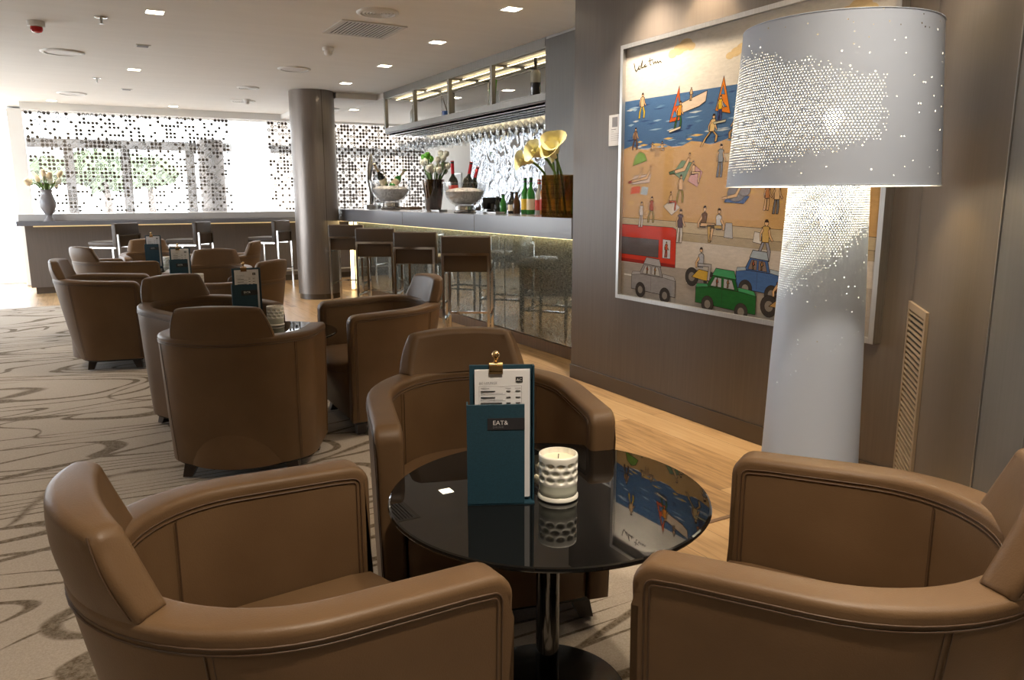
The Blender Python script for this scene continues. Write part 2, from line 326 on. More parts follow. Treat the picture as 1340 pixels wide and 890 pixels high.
def tube(bm, pts, r, seg=8, mi=0, caps=True, closed=False):
    pts = [Vector(p) for p in pts]; n = len(pts); rings = []
    rad = r if hasattr(r, '__len__') else [r]*n
    prev = None
    for i in range(n):
        if closed: t = pts[(i+1) % n]-pts[(i-1) % n]
        else: t = pts[min(i+1, n-1)]-pts[max(i-1, 0)]
        t.normalize()
        if prev is None:
            u = t.orthogonal().normalized()
        else:
            u = prev - t*prev.dot(t)
            u = u.normalized() if u.length > 1e-6 else t.orthogonal().normalized()
        prev = u; w = t.cross(u)
        rings.append([bm.verts.new(pts[i]+(u*cos(2*pi*k/seg)+w*sin(2*pi*k/seg))*rad[i]) for k in range(seg)])
    m = n if closed else n-1
    for i in range(m):
        A, B = rings[i], rings[(i+1) % n]
        for k in range(seg):
            f = bm.faces.new((A[k], A[(k+1) % seg], B[(k+1) % seg], B[k])); f.material_index = mi
    if caps and not closed:
        f = bm.faces.new(list(reversed(rings[0]))); f.material_index = mi
        f = bm.faces.new(rings[-1]); f.material_index = mi
def bar(bm, a, b, w, h=None, mi=0, up=(0, 0, 1), bev=0.0):
    """square-section bar from a to b"""
    a = Vector(a); b = Vector(b); h = h or w; d = b-a; L = d.length; t = d.normalized(); u = Vector(up)
    if abs(t.dot(u)) > 0.98: u = Vector((0, 1, 0))
    s = t.cross(u).normalized(); u = s.cross(t)
    m = Matrix((s, t, u)).transposed()
    vs_ = box(bm, (-w/2, -L/2, -h/2), (w/2, L/2, h/2), rot=m, bev=bev, mi=mi)
    for v in vs_: v.co += (a+b)/2
def prism(bm, poly, z0, z1, mi=0):
    lo = [bm.verts.new((x, y, z0)) for x, y in poly]; hi = [bm.verts.new((x, y, z1)) for x, y in poly]; n = len(poly)
    fs = [bm.faces.new(list(reversed(lo))), bm.faces.new(hi)]
    for i in range(n): fs.append(bm.faces.new((lo[i], lo[(i+1) % n], hi[(i+1) % n], hi[i])))
    for f in fs: f.material_index = mi
def obj(name, bm, m, parent=None, smooth=40, loc=None, rz=None):
    bmesh.ops.recalc_face_normals(bm, faces=bm.faces)
    me = bpy.data.meshes.new(name); bm.to_mesh(me); bm.free()
    for x in (m if isinstance(m, (list, tuple)) else [m]): me.materials.append(x)
    if smooth:
        me.shade_smooth(); me.set_sharp_from_angle(angle=R(smooth))
    o = bpy.data.objects.new(name, me); COL.objects.link(o)
    if parent: o.parent = parent
    if loc: o.location = loc
    if rz: o.rotation_euler = (0, 0, rz)
    return o
def tag(o, label, cat, group=None):
    o['label'] = label; o['category'] = cat
    if group: o['group'] = group
    return o
def thing(name, label, cat, loc=(0, 0, 0), rz=0.0, group=None):
    o = bpy.data.objects.new(name, None); COL.objects.link(o); o.location = loc; o.rotation_euler = (0, 0, rz)
    o.empty_display_size = 0.1
    return tag(o, label, cat, group)
def struct(name, bm, m, parent=None, smooth=40):
    o = obj(name, bm, m, parent, smooth)
    if not parent: o['kind'] = 'structure'
    return o
KIDS = {}
def kids(o): return [c for c in bpy.data.objects if c.parent == o]
def dup(root, loc=None, rz=None, label=None, group=None, _parent=None, _tree=None):
    r = root.copy(); COL.objects.link(r)
    if loc is not None: r.location = loc
    if rz is not None:
        e = r.rotation_euler.copy(); e.z = rz; r.rotation_euler = e
    if label: r['label'] = label
    if group: r['group'] = group
    if root.name not in KIDS: KIDS[root.name] = kids(root)
    for ch in KIDS[root.name]:
        c = ch.copy(); COL.objects.link(c); c.parent = r
        if ch.name not in KIDS: KIDS[ch.name] = kids(ch)
        for g in KIDS[ch.name]:
            d = g.copy(); COL.objects.link(d); d.parent = c
    return r
def text_mesh(bm, s, size, origin, xdir, ydir, depth=0.0, align='LEFT', mi=0, spacing=1.0):
    cu = bpy.data.curves.new('lettering', 'FONT'); cu.body = s; cu.size = size; cu.align_x = align; cu.space_character = spacing
    cu.resolution_u = 2
    to = bpy.data.objects.new('lettering', cu); COL.objects.link(to)
    dg = bpy.context.evaluated_depsgraph_get(); me = bpy.data.meshes.new_from_object(to.evaluated_get(dg))
    xd = Vector(xdir); yd = Vector(ydir); o = Vector(origin); vv = [bm.verts.new(o+xd*v.co.x+yd*v.co.y) for v in me.vertices]
    for p in me.polygons:
        try: f = bm.faces.new([vv[i] for i in p.vertices]); f.material_index = mi
        except ValueError: pass
    bpy.data.objects.remove(to); bpy.data.curves.remove(cu); bpy.data.meshes.remove(me)
def quad(bm, pts, mi=0):
    f = bm.faces.new([bm.verts.new(p) for p in pts]); f.material_index = mi; return f

# ------------------------------------------------------------------ room shell
CZ = 2.585; WX = 3.018
bm = NB(); box(bm, (-3.4, -2.4, -0.12), (7.2, 14.2, 0)); struct('floor', bm, M['floor'], smooth=0)
bm = NB(); box(bm, (-3.4, -2.4, CZ), (7.2, 14.2, CZ+0.12)); struct('ceiling', bm, M['ceiling'], smooth=0)
bm = NB(); box(bm, (3.535, 4.30, 2.515), (7.1, 13.69, CZ)); box(bm, (2.99, 9.75, 2.515), (3.53, 12.7, CZ))
struct('trim_1', bm, M['ceiling'], smooth=0)
# right wall with the picture, the diagonal return and the near stretch
bm = NB()
prism(bm, [(WX, 1.925), (WX, 4.46), (WX+0.16, 4.46), (WX+0.16, 1.86)], 0.0, CZ); struct('wall_right', bm, M['wall'], smooth=0)
dx, dy = 0.736, 0.677
P0 = Vector((WX, 1.925)); P1 = P0-Vector((dx, dy))*1.13; P2 = P0-Vector((dx, dy))*1.5; nn = Vector((0.677, -0.736))*0.14
bm = NB(); prism(bm, [P0, P1, P1+nn, P0+nn], 0, CZ); struct('wall_diagonal', bm, M['wall'], smooth=0)
bm = NB(); Pg = P0-Vector((dx, dy))*1.138
prism(bm, [Pg, P2, (P2.x, -2.3), (P2.x+0.14, -2.3), P2+nn, Pg+nn], 0, CZ); struct('wall_near', bm, M['wallgrey'], smooth=0)
bm = NB(); q = Vector((-0.677, 0.736))*0.004
prism(bm, [P1+q*0.2, Pg+q*0.2, Pg+q, P1+q], 0.1, CZ); struct('trim_2', bm, M['steel'], smooth=0)
bm = NB(); box(bm, (WX-0.012, 1.94, 0), (WX, 4.46, 0.10), bev=0.002); struct('baseboard_right', bm, M['skirt'], smooth=0)
bm = NB(); box(bm, (3.18, 4.30, 0), (7.1, 4.45, 2.515)); struct('wall_niche', bm, M['plaster'], smooth=0)
bm = NB(); box(bm, (5.0, 4.45, 0), (5.12, 11.6, 2.515)); struct('wall_bar', bm, M['plaster'], smooth=0)
bm = NB(); box(bm, (7.0, 4.45, 0), (7.2, 14.2, CZ)); struct('wall_far', bm, M['plaster'], smooth=0)
bm = NB(); box(bm, (-3.4, -2.4, 0), (P2.x+0.2, -2.25, CZ)); struct('wall_behind', bm, M['wall'], smooth=0)
# unseen left wall; its tall windows are added to let daylight in
bm = NB(); box(bm, (-3.4, -2.25, 0), (-3.25, 8.3, CZ)); box(bm, (-3.4, 8.3, 2.25), (-3.25, 14.2, CZ)); box(bm, (-3.4, 13.0, 0), (-3.25, 14.2, 2.25)); struct('wall_left', bm, M['plaster'], smooth=0)
bm = NB(); box(bm, (-3.25, 13.9, 2.56), (7.0, 14.05, CZ)); struct('wall_back', bm, M['plaster'], smooth=0)
wn = 0
def window(a, b, z0, z1, m, kind='window', cross=None):
    """framed glazing standing on the line a-b"""
    global wn; wn += 1
    a = Vector(a); b = Vector(b); d = (b-a); L = d.length; ang = math.atan2(d.y, d.x)
    root = bpy.data.objects.new(f'{kind}_{wn}', None); COL.objects.link(root); root.location = (a.x, a.y, 0); root.rotation_euler = (0, 0, ang); root['kind'] = 'structure'
    f = NB(); w = 0.07; zt = cross or z1
    box(f, (0, -0.04, z0), (w, 0.04, zt)); box(f, (L-w, -0.04, z0), (L, 0.04, zt)); box(f, (w, -0.04, z0), (L-w, 0.04, z0+w)); box(f, (w, -0.04, zt-w*(2 if cross else 1)), (L-w, 0.04, zt))
    obj('window_frame', f, m, root, 0)
    p = NB(); box(p, (w, -0.004, z0+w), (L-w, 0.004, zt-w)); obj('pane', p, M['pane'], root, 0)
    if cross:
        p = NB(); box(p, (0.001, -0.004, zt), (L-0.001, 0.004, z1)); obj('upper_pane', p, M['pane'], root, 0)
xs = [-3.2, -2.0, -0.72, 0.0, 0.79, 1.75, 2.9, 4.0, 5.0, 6.0, 6.95]
for i in range(len(xs)-1):
    window((xs[i], 13.95), (xs[i+1], 13.95), 0.0, 2.56, M['white'] if i < 2 else M['frame'], 'door' if i == 1 else 'window', 2.19)
ys = [8.3, 10.65, 13.0]
for i in range(2): window((-3.3, ys[i]), (-3.3, ys[i+1]), 0.0, 2.25, M['white'])  # unseen side windows, added for daylight from the left
bm = NB(); box(bm, (-0.72, 13.40, 0), (-0.53, 13.9, 2.56), bev=0.01); struct('trim_3', bm, M['white'], smooth=0)
bm = NB(); box(bm, (-0.52, 12.70, 2.485), (6.6, 12.80, CZ)); struct('trim_4', bm, M['white'], smooth=0)

# the place outside the windows
bm = NB(); box(bm, (-30, 14.25, -0.25), (40, 45, -0.12)); box(bm, (-30, -3, -0.25), (-3.45, 14.25, -0.12)); struct('ground_outside', bm, M['pave'], smooth=0)
def tree(x, y, h, r, label, seed):
    rnd = random.Random(seed); t = thing('tree', label, 'tree', (x, y, -0.12), group='trees outside the windows')
    b = NB(); tube(b, [(0, 0, 0), (0.03, 0.02, h*0.4), (0, 0, h*0.82)], [0.13, 0.10, 0.05], 8); obj('trunk', b, M['bark'], t)
    b = NB()
    for k in range(420):
        p = Vector((rnd.gauss(0, 1), rnd.gauss(0, 1), rnd.gauss(0, 1))).normalized()*r*(rnd.random()**0.4)
        p.z = p.z*0.55+h*0.82; u = Vector((rnd.gauss(0, 1), rnd.gauss(0, 1), rnd.gauss(0, 1))).normalized(); w = u.orthogonal().normalized(); s = 0.17
        quad(b, [p-u*s, p+w*s*0.5, p+u*s, p-w*s*0.5])
    obj('crown', b, M['leaf'], t, 0)
tree(0.75, 22.0, 2.55, 0.95, 'leafy green tree outside, seen through the left half of the wide dotted blind', 1)
tree(1.9, 24.0, 2.6, 0.75, 'leafy green tree outside, seen through the middle of the wide dotted blind', 2)
tree(-0.6, 25.0, 2.6, 0.7, 'leafy green tree outside, behind the tulip vase and its blind', 3)
fac = thing('building', 'tan building outside, faintly seen through the dense blind behind the bar', 'building', (14.5, 24.0, -0.12))
b = NB(); box(b, (-9, 0, 0), (12, 4, 3.6)); obj('wall', b, M['facade'], fac, 0)
b = NB(); box(b, (-9.2, -0.4, 3.6), (12.2, 4.2, 3.9)); obj('cornice', b, M['facade'], fac, 0)
for k in range(6):
    b = NB(); box(b, (-8+k*3.2, -0.08, 0.9), (-6.6+k*3.2, 0.02, 2.7)); obj('window', b, M['frame'], fac, 0)
# brown pillar between blind and glazing
bm = NB(); lathe(bm, [(0.2, 0), (0.2, 2.2)], 32); o = obj('pillar', bm, M['column'], loc=(1.99, 13.35, 0)); tag(o, 'brown round pillar behind the right end of the wide dotted blind', 'pillar')

# blinds
def blind(x0, x1, m, label):
    t = thing('roller_blind', label, 'blind', (x0, 12.86, 0), group='printed roller blinds')
    w = x1-x0; b = NB(); n = 12
    quad(b, [(0, 0, 0.80), (w, 0, 0.80), (w, 0, 2.52), (0, 0, 2.52)]); obj('fabric', b, m, t, 0)
    b = NB(); box(b, (0, -0.012, 0.775), (w, 0.012, 0.80), bev=0.004); obj('hem_bar', b, M['white'], t)
    b = NB(); lathe(b, [(0.025, 0), (0.025, w)], 16, c=(0, 0, 2.55), ax=Matrix.Rotation(R(90), 3, 'Y')); obj('roller', b, M['white'], t)
blind(-0.49, 2.21, M['blind'], 'wide dotted roller blind left of the sheer curtain, above the far counter')
blind(2.80, 3.42, M['blind'], 'narrow dotted roller blind just left of the round column')
blind(3.45, 5.60, M['blindd'], 'densely dotted roller blind right of the round column, behind the bar')
def curtain():
    b = NB(); n = 60; lo = []; hi = []
    for i in range(n+1):
        x = 2.2+i/n*0.7; y = 13.15+0.025*sin(i*0.95)
        lo.append(b.verts.new((x, y, 0.02))); hi.append(b.verts.new((x, y, 2.5)))
    for i in range(n): b.faces.new((lo[i], lo[i+1], hi[i+1], hi[i]))
    tag(obj('sheer_curtain', b, M['curtain'], smooth=80), 'white sheer curtain glowing between two dotted blinds', 'curtain')
curtain()
# carpet
bm = NB(); box(bm, (-3.2, -2.2, 0.0005), (1.75, 10.65, 0.008)); o = obj('carpet', bm, M['carpet'], smooth=0)
tag(o, 'beige carpet with wavy brown leaf lines under the armchairs', 'carpet')
bm = NB(); box(bm, (1.75, 2.085, 0.0004), (2.9, 2.105, 0.004)); struct('trim_5', bm, M['brownwood'], smooth=0)

# ------------------------------------------------------------------ round column
t = thing('round_column', 'round bronze-grey metal-clad column at the far end of the bar', 'column', (2.71, 9.86, 0))
b = NB(); lathe(b, [(0.275, 0.07), (0.275, CZ)], 64); obj('cladding', b, M['column'], t)
b = NB(); lathe(b, [(0.262, 0.0), (0.262, 0.07)], 64); obj('plinth', b, M['skirt'], t)
b = NB()
for a in (-80, 100): box(b, (0.2745*cos(R(a))-0.003, 0.2745*sin(R(a))-0.003, 0.07), (0.2745*cos(R(a))+0.003, 0.2745*sin(R(a))+0.003, CZ))
obj('seam', b, M['skirt'], t, 0)

# ------------------------------------------------------------------ bar
bar_t = thing('bar_counter', 'long grey bar counter with glass front and lit underside, bottles on top', 'bar counter', (0, 0, 0))
cp = [(3.014, 4.47), (3.014, 9.09), (2.995, 9.60), (3.06, 10.45), (3.95, 10.45), (3.95, 4.47)]
b = NB(); prism(b, [(x, y) for x, y in cp], 0.987, 1.135)
es = [e for e in b.edges if abs(e.verts[0].co.z-1.135) < 1e-4 and abs(e.verts[1].co.z-1.135) < 1e-4]
bmesh.ops.bevel(b, geom=es, offset=0.004, segments=2, affect='EDGES'); obj('countertop', b, M['counter'], bar_t, 30)
for y in (5.975, 7.66):
    b = NB(); box(b, (3.012, y, 0.99), (3.0145, y+0.006, 1.128)); obj('lip_joint', b, M['skirt'], bar_t, 0)
b = NB(); box(b, (3.38, 4.47, 0), (3.9, 10.4, 0.985)); obj('carcass', b, M['rackwood'], bar_t, 0)
gy = [4.5, 6.04, 7.5, 9.0, 10.35]
for i in range(4):
    b = NB(); box(b, (3.35, gy[i]+0.004, 0.10), (3.378, gy[i+1]-0.004, 0.955), bev=0.002); obj('glass_panel', b, M['barfront'], bar_t, 0)
b = NB(); box(b, (3.335, 4.5, 0.0), (3.379, 10.36, 0.095)); obj('plinth', b, M['brownwood'], bar_t, 0)
b = NB(); box(b, (3.30, 4.5, 0.958), (3.372, 10.3, 0.984)); obj('led_strip', b, M['ledsoft'], bar_t, 0)
b = NB(); box(b, (3.30, 10.36, 0.02), (3.34, 10.40, 0.95)); obj('corner_led', b, M['ledsoft'], bar_t, 0)
# back of the bar
bm = NB(); box(bm, (4.4, 4.5, 0), (4.98, 10.9, 0.86)); o = obj('back_bar_cabinet', bm, M['rackwood'], smooth=0); tag(o, 'low dark cabinet behind the bar, against the bright wall', 'cabinet')
bm = NB(); box(bm, (4.37, 4.5, 0.865), (4.98, 10.95, 0.90), bev=0.004); o = obj('back_bar_worktop', bm, M['counter'], smooth=0); tag(o, 'grey worktop on the low cabinet behind the bar', 'worktop')
t = thing('relief_panel', 'silver wavy mirrored relief panel on the wall behind the bottles', 'wall panel', (4.985, 0, 0))
b = NB(); box(b, (-0.012, 6.0, 0.92), (0.0, 9.95, 2.13)); obj('sheet', b, M['relief'], t, 0)
b = NB(); box(b, (-0.014, 6.0, 2.13), (0.006, 9.95, 2.15)); box(b, (-0.014, 9.95, 0.92), (0.006, 9.965, 2.15)); obj('edge_trim', b, M['steel'], t, 0)
t = thing('wall_light', 'warm light strip along the wall above the wavy relief panel', 'light', (4.95, 0, 0))
b = NB(); box(b, (-0.03, 5.0, 2.26), (0.03, 11.5, 2.30)); obj('housing', b, M['steel'], t, 0)
b = NB(); box(b, (-0.02, 5.0, 2.245), (0.02, 11.5, 2.259)); obj('diffuser', b, M['led'], t, 0)
t = thing('framed_notice', 'small framed notice on the white wall behind the ice bowl', 'notice', (4.998, 10.45, 1.22))
b = NB(); box(b, (-0.02, -0.16, 0), (0, 0.16, 0.42), bev=0.004); obj('frame', b, M['steel'], t)
b = NB(); box(b, (-0.022, -0.14, 0.02), (-0.0202, 0.14, 0.40)); obj('sheet', b, M['paper'], t, 0)
bm = NB(); box(bm, (3.527, 4.46, 1.136), (3.62, 5.645, CZ)); struct('wall_fascia', bm, M['wallgrey'], smooth=0)
bm = NB(); box(bm, (3.523, 4.47, 2.565), (3.527, 5.63, 2.583)); struct('trim_6', bm, M['steel'], smooth=0)

# ------------------------------------------------------------------ hanging rack over the bar
RX0, RX1, RY0, RY1 = 3.53, 4.05, 5.65, 9.50
rk = thing('bottle_rack', 'ceiling-hung glazed rack over the bar with light strips inside', 'rack', (0, 0, 0))
b = NB(); box(b, (RX0, RY0, 2.085), (RX1, RY1, 2.147), bev=0.003); obj('shelf', b, M['rack'], rk, 0)
b = NB(); box(b, (RX0+0.01, RY0+0.01, 2.070), (RX1-0.01, RY1-0.01, 2.0845)); obj('underside', b, M['rackwood'], rk, 0)
b = NB(); box(b, (RX0, RY0, 2.50), (RX0+0.035, RY1, 2.514)); box(b, (RX1-0.035, RY0, 2.50), (RX1, RY1, 2.514)); box(b, (RX0-0.004, RY0, 2.514), (RX0+0.004, RY1, 2.583))
for y in (5.65, 6.62, 7.58, 8.53, 9.46): box(b, (RX0+0.035, y, 2.50), (RX1-0.035, y+0.04, 2.514))
obj('top_frame', b, M['rack'], rk, 0)
for y in (6.60, 7.56, 8.51, 9.46):
    for x in (RX0, RX1-0.04):
        if x == RX0 or y < 9.4:
            b = NB(); box(b, (x, y, 2.147), (x+0.04, y+0.04, 2.50)); obj('post', b, M['rack'], rk, 0)
b = NB(); box(b, (RX1-0.04, 5.70, 2.147), (RX1, 5.74, 2.50)); obj('post', b, M['rack'], rk, 0)
for x in (RX0+0.15, RX0+0.34):
    for i in range(4):
        b = NB(); y0 = 5.70+i*0.96; box(b, (x-0.006, y0, 2.492), (x+0.006, y0+0.86, 2.499)); obj('light_strip', b, M['led'], rk, 0)
for k in range(5):
    b = NB(); x = RX0+0.06+k*0.1; box(b, (x-0.012, RY0+0.05, 2.052), (x-0.008, RY1-0.05, 2.07)); box(b, (x-0.03, RY0+0.05, 2.049), (x-0.002, RY1-0.05, 2.052))
    box(b, (x+0.008-0.02, RY0+0.05, 2.052), (x-0.01, RY1-0.05, 2.07)); obj('glass_rail', b, M['steel'], rk, 0)
# wine glasses hang foot up in the rails
b = NB()
prof = [(0.034, 0.0), (0.033, -0.003), (0.006, -0.009), (0.0038, -0.03), (0.0036, -0.085), (0.007, -0.097), (0.022, -0.108), (0.036, -0.130), (0.0395, -0.155), (0.037, -0.185), (0.032, -0.210)]
lathe(b, prof, 20, cap1=False)
wg = obj('wine_glass', b, M['wineglass'], smooth=80); tag(wg, 'clear stemmed glass hanging upside down under the bottle rack', 'wine glass', 'wine glasses under the rack')
first = True
for k in range(4):
    for j in range(30):
        y = 5.78+j*0.1245+(k % 2)*0.03; x = RX0+0.11+k*0.1
        o = wg if first else wg.copy()
        if not first: COL.objects.link(o)
        first = False
        o.location = (x, y, 2.0665); o.scale = (1, 1, 1.0-0.12*((j*7+k*3) % 3)/2)
# bottles and glasses standing in the rack
def bottle_bm(r, h, neck=0.3, nr=0.014, mi=0):
    sh = h*(1-neck)
    return [(r*0.9, 0), (r, 0.006), (r, sh-r*0.9), (r*0.85, sh-r*0.4), (nr*1.3, sh+0.01), (nr, sh+0.03), (nr, h-0.02), (nr*1.2, h-0.018), (nr*1.2, h)]
def bottle(name, label, loc, r, h, glass, capm, lab, group=None, rz=0, tilt=None, neck=0.32, foil=0.35, cat='bottle'):
    t = thing(name, label, cat, loc, rz, group)
    if tilt: t.rotation_euler = tilt
    b = NB(); lathe(b, bottle_bm(r, h, neck), 20); obj('body', b, glass, t)
    b = NB(); hh = h*neck*foil; lathe(b, [(0.0165, h-hh), (0.0165, h-0.004), (0.0185, h-0.003), (0.0185, h+0.003), (0.012, h+0.006)], 16); obj('cap', b, capm, t)
    if lab:
        sh = h*(1-neck); b = NB(); lathe(b, [(r+0.0008, sh*0.18), (r+0.0008, sh*0.62)], 20, cap0=False, cap1=False); obj('label', b, lab, t)
    return t
sz = 2.147
bottle('bottle', 'pale glass bottle standing at the left end of the hanging rack', (3.70, 8.95, sz), 0.04, 0.27, M['bottleclear'], M['whiteink'], None)
t = thing('glass_tumbler', 'tall glass with blue liquid and a stick standing in the rack', 'glass', (3.68, 7.98, sz))
b = NB(); lathe(b, [(0.042, 0), (0.045, 0.30), (0.043, 0.30), (0.040, 0.006)], 20, cap1=False); obj('vessel', b, M['wineglass'], t)
b = NB(); lathe(b, [(0.038, 0.008), (0.038, 0.075)], 20); obj('liquid', b, M['blue'], t)
b = NB(); tube(b, [(0.02, 0, 0.08), (-0.025, 0.035, 0.25)], 0.006, 8); obj('stick', b, M['brownwood'], t)
t = thing('plant_jar', 'glass jar holding a bright green leaf in the rack', 'jar', (3.70, 6.88, sz))
b = NB(); lathe(b, [(0.058, 0), (0.06, 0.17), (0.057, 0.17), (0.055, 0.006)], 20, cap1=False); obj('vessel', b, M['wineglass'], t)
b = NB()
for a, hgt in ((0.3, 0.28), (2.2, 0.24), (4.1, 0.22)):
    p = [Vector((0.02*cos(a), 0.02*sin(a), 0.02)), Vector((0.05*cos(a+0.5), 0.05*sin(a+0.5), hgt*0.7)), Vector((0.012*cos(a), 0.012*sin(a), hgt)), Vector((-0.02*cos(a+0.8), -0.02*sin(a+0.8), hgt*0.7))]
    quad(b, p); 
tube(b, [(0, 0, 0.01), (0.005, 0, 0.27)], [0.012, 0.03], 8); obj('leaf', b, M['greenleaf'], t)
t = bottle('bottle', 'slim bottle with dark lower half standing at the right end of the rack', (3.66, 6.02, sz), 0.045, 0.335, M['smoke'], M['smoke'], None)
b = NB(); lathe(b, [(0.0458, 0.13), (0.0458, 0.215), (0.03, 0.235)], 20, cap0=False, cap1=False); obj('clear_band', b, M['bottleclear'], t)

# ------------------------------------------------------------------ things on the bar
BZ = 1.135
def tap():
    t = thing('beer_tap', 'tall silver sculptural beer tap standing at the far end of the bar', 'beer tap', (3.50, 10.05, BZ))
    b = NB(); lathe(b, [(0.09, 0), (0.09, 0.05), (0.05, 0.055)], 24); obj('base', b, M['steel'], t)
    b = NB(); tube(b, [(0, 0, 0.05), (0.02, 0, 0.2), (-0.015, 0, 0.40), (0.015, 0, 0.58), (0.03, 0, 0.72)], [0.035, 0.045, 0.04, 0.045, 0.018], 12); obj('pillar', b, M['chrome'], t, 70)
    b = NB(); tube(b, [(0.01, 0, 0.5), (0.10, -0.02, 0.51), (0.18, -0.04, 0.50), (0.19, -0.045, 0.45)], [0.018, 0.014, 0.014, 0.012], 10); obj('spout', b, M['steel'], t, 70)
tap()
def ice_bowl(loc, s, label):
    t = thing('ice_bowl', label, 'ice bowl', loc)
    b = NB(); lathe(b, [(0.102*s, 0), (0.106*s, 0.010*s), (0.098*s, 0.016*s), (0.100*s, 0.026*s), (0.092*s, 0.032*s), (0.088*s, 0.062*s), (0.095*s, 0.068*s)], 32); obj('foot', b, M['chrome'], t)
    b = NB(); lathe(b, [(0.09*s, 0.069*s), (0.135*s, 0.095*s), (0.175*s, 0.145*s), (0.199*s, 0.215*s), (0.205*s, 0.275*s), (0.215*s, 0.28*s), (0.215*s, 0.287*s), (0.20*s, 0.285*s), (0.192*s, 0.216*s), (0.168*s, 0.15*s), (0.12*s, 0.098*s), (0.08*s, 0.080*s)], 40, cap1=True); obj('bowl', b, M['bowlglass'], t)
    b = NB(); rnd = random.Random(3)
    lathe(b, [(0.06*s, 0.084*s), (0.115*s, 0.102*s), (0.160*s, 0.15*s), (0.182*s, 0.20*s), (0.15*s, 0.222*s), (0.08*s, 0.235*s)], 28, func=lambda r, z, a: r*(1+0.02*rnd.uniform(-1, 1)))
    o = obj('ice', b, M['ice'], t); o['kind'] = 'stuff'
    return t
b1 = (3.49, 9.25, BZ); b2 = (3.24, 6.62, BZ)
ice_bowl(b1, 1.25, 'glass ice bowl with two gold-foil bottles beside the beer tap')
ice_bowl(b2, 1.0, 'big glass ice bowl holding three red-foil bottles on the bar')
def bottle_in(loc, off, tilt, s, label, foil, glass, lab):
    bottle('wine_bottle', label, (loc[0]+off[0], loc[1]+off[1], loc[2]+off[2]), 0.046, 0.34, glass, foil, lab, 'bottles chilling in ice bowls', 0, tilt, 0.42, 0.8)
bottle_in(b1, (-0.05, 0.05, 0.29), (R(20), R(-34), 0), 1, 'champagne bottle with gold foil leaning left in the ice bowl by the tap', M['goldfoil'], M['bottledark'], M['labelcream'])
bottle_in(b1, (0.0, -0.04, 0.27), (R(-20), R(46), 0), 1, 'green bottle with gold foil leaning right in the ice bowl by the tap', M['goldfoil'], M['bottlegreen'], M['labelcream'])
bottle_in(b2, (-0.09, 0.05, 0.14), (R(2), R(-3), 0), 1, 'upright red-foil bottle with red label at the left of the big ice bowl', M['redfoil'], M['bottledark'], M['labelred'])
bottle_in(b2, (-0.01, -0.03, 0.15), (R(-10), R(17), 0), 1, 'dark bottle with red foil leaning right in the middle of the big ice bowl', M['redfoil'], M['bottledark'], None)
bottle_in(b2, (0.045, -0.01, 0.13), (R(-16), R(25), 0), 1, 'dark bottle with red foil leaning farthest right in the big ice bowl', M['redfoil'], M['bottledark'], None)
def tulip_vase():
    t = thing('flower_vase', 'flared smoked-glass vase of white flowers between the two ice bowls', 'vase', (3.46, 7.85, BZ))
    b = NB(); lathe(b, [(0.075, 0), (0.08, 0.01), (0.125, 0.34), (0.121, 0.34), (0.074, 0.012)], 28, cap1=True); obj('vessel', b, M['smoked'], t)
    rnd = random.Random(5); st = NB(); fl = []
    for k in range(22):
        a = rnd.uniform(0, 2*pi); r = rnd.uniform(0.03, 0.17); h = rnd.uniform(0.40, 0.60); p = Vector((r*cos(a), r*sin(a), h))
        tube(st, [(0.045*cos(a+2), 0.045*sin(a+2), 0.015), (p.x*0.55, p.y*0.55, 0.34), p], 0.006, 6); fl.append(p)
    obj('stem', st, M['stem'], t)
    for k, p in enumerate(fl):
        b = NB(); q = Vector((p.x*1.4, p.y*1.4, 0.5)).to_track_quat('Z', 'Y').to_matrix()
        lathe(b, [(0.008, -0.01), (0.030, 0.015), (0.036, 0.04), (0.024, 0.065)], 10, c=p, ax=q); obj('flower', b, M['whitepetal'] if k % 6 else M['greenleaf'], t)
tulip_vase()
def pos_screen():
    t = thing('till_screen', 'black till screen tilted back, between ice bowl and bottles', 'till', (3.75, 7.02, BZ), R(150))
    b = NB(); box(b, (-0.06, -0.05, 0), (0.06, 0.05, 0.02), bev=0.005); obj('base', b, M['black'], t)
    b = NB(); box(b, (-0.095, -0.008, -0.07), (0.095, 0.008, 0.07), rot=Matrix.Rotation(R(-35), 3, 'X'), bev=0.004)
    for v in b.verts: v.co += Vector((0, 0.0, 0.085))
    obj('screen', b, M['black'], t)
    b = NB(); bar(b, (0, 0.02, 0.015), (0, 0.0, 0.08), 0.03, 0.02); obj('neck', b, M['black'], t)
pos_screen()
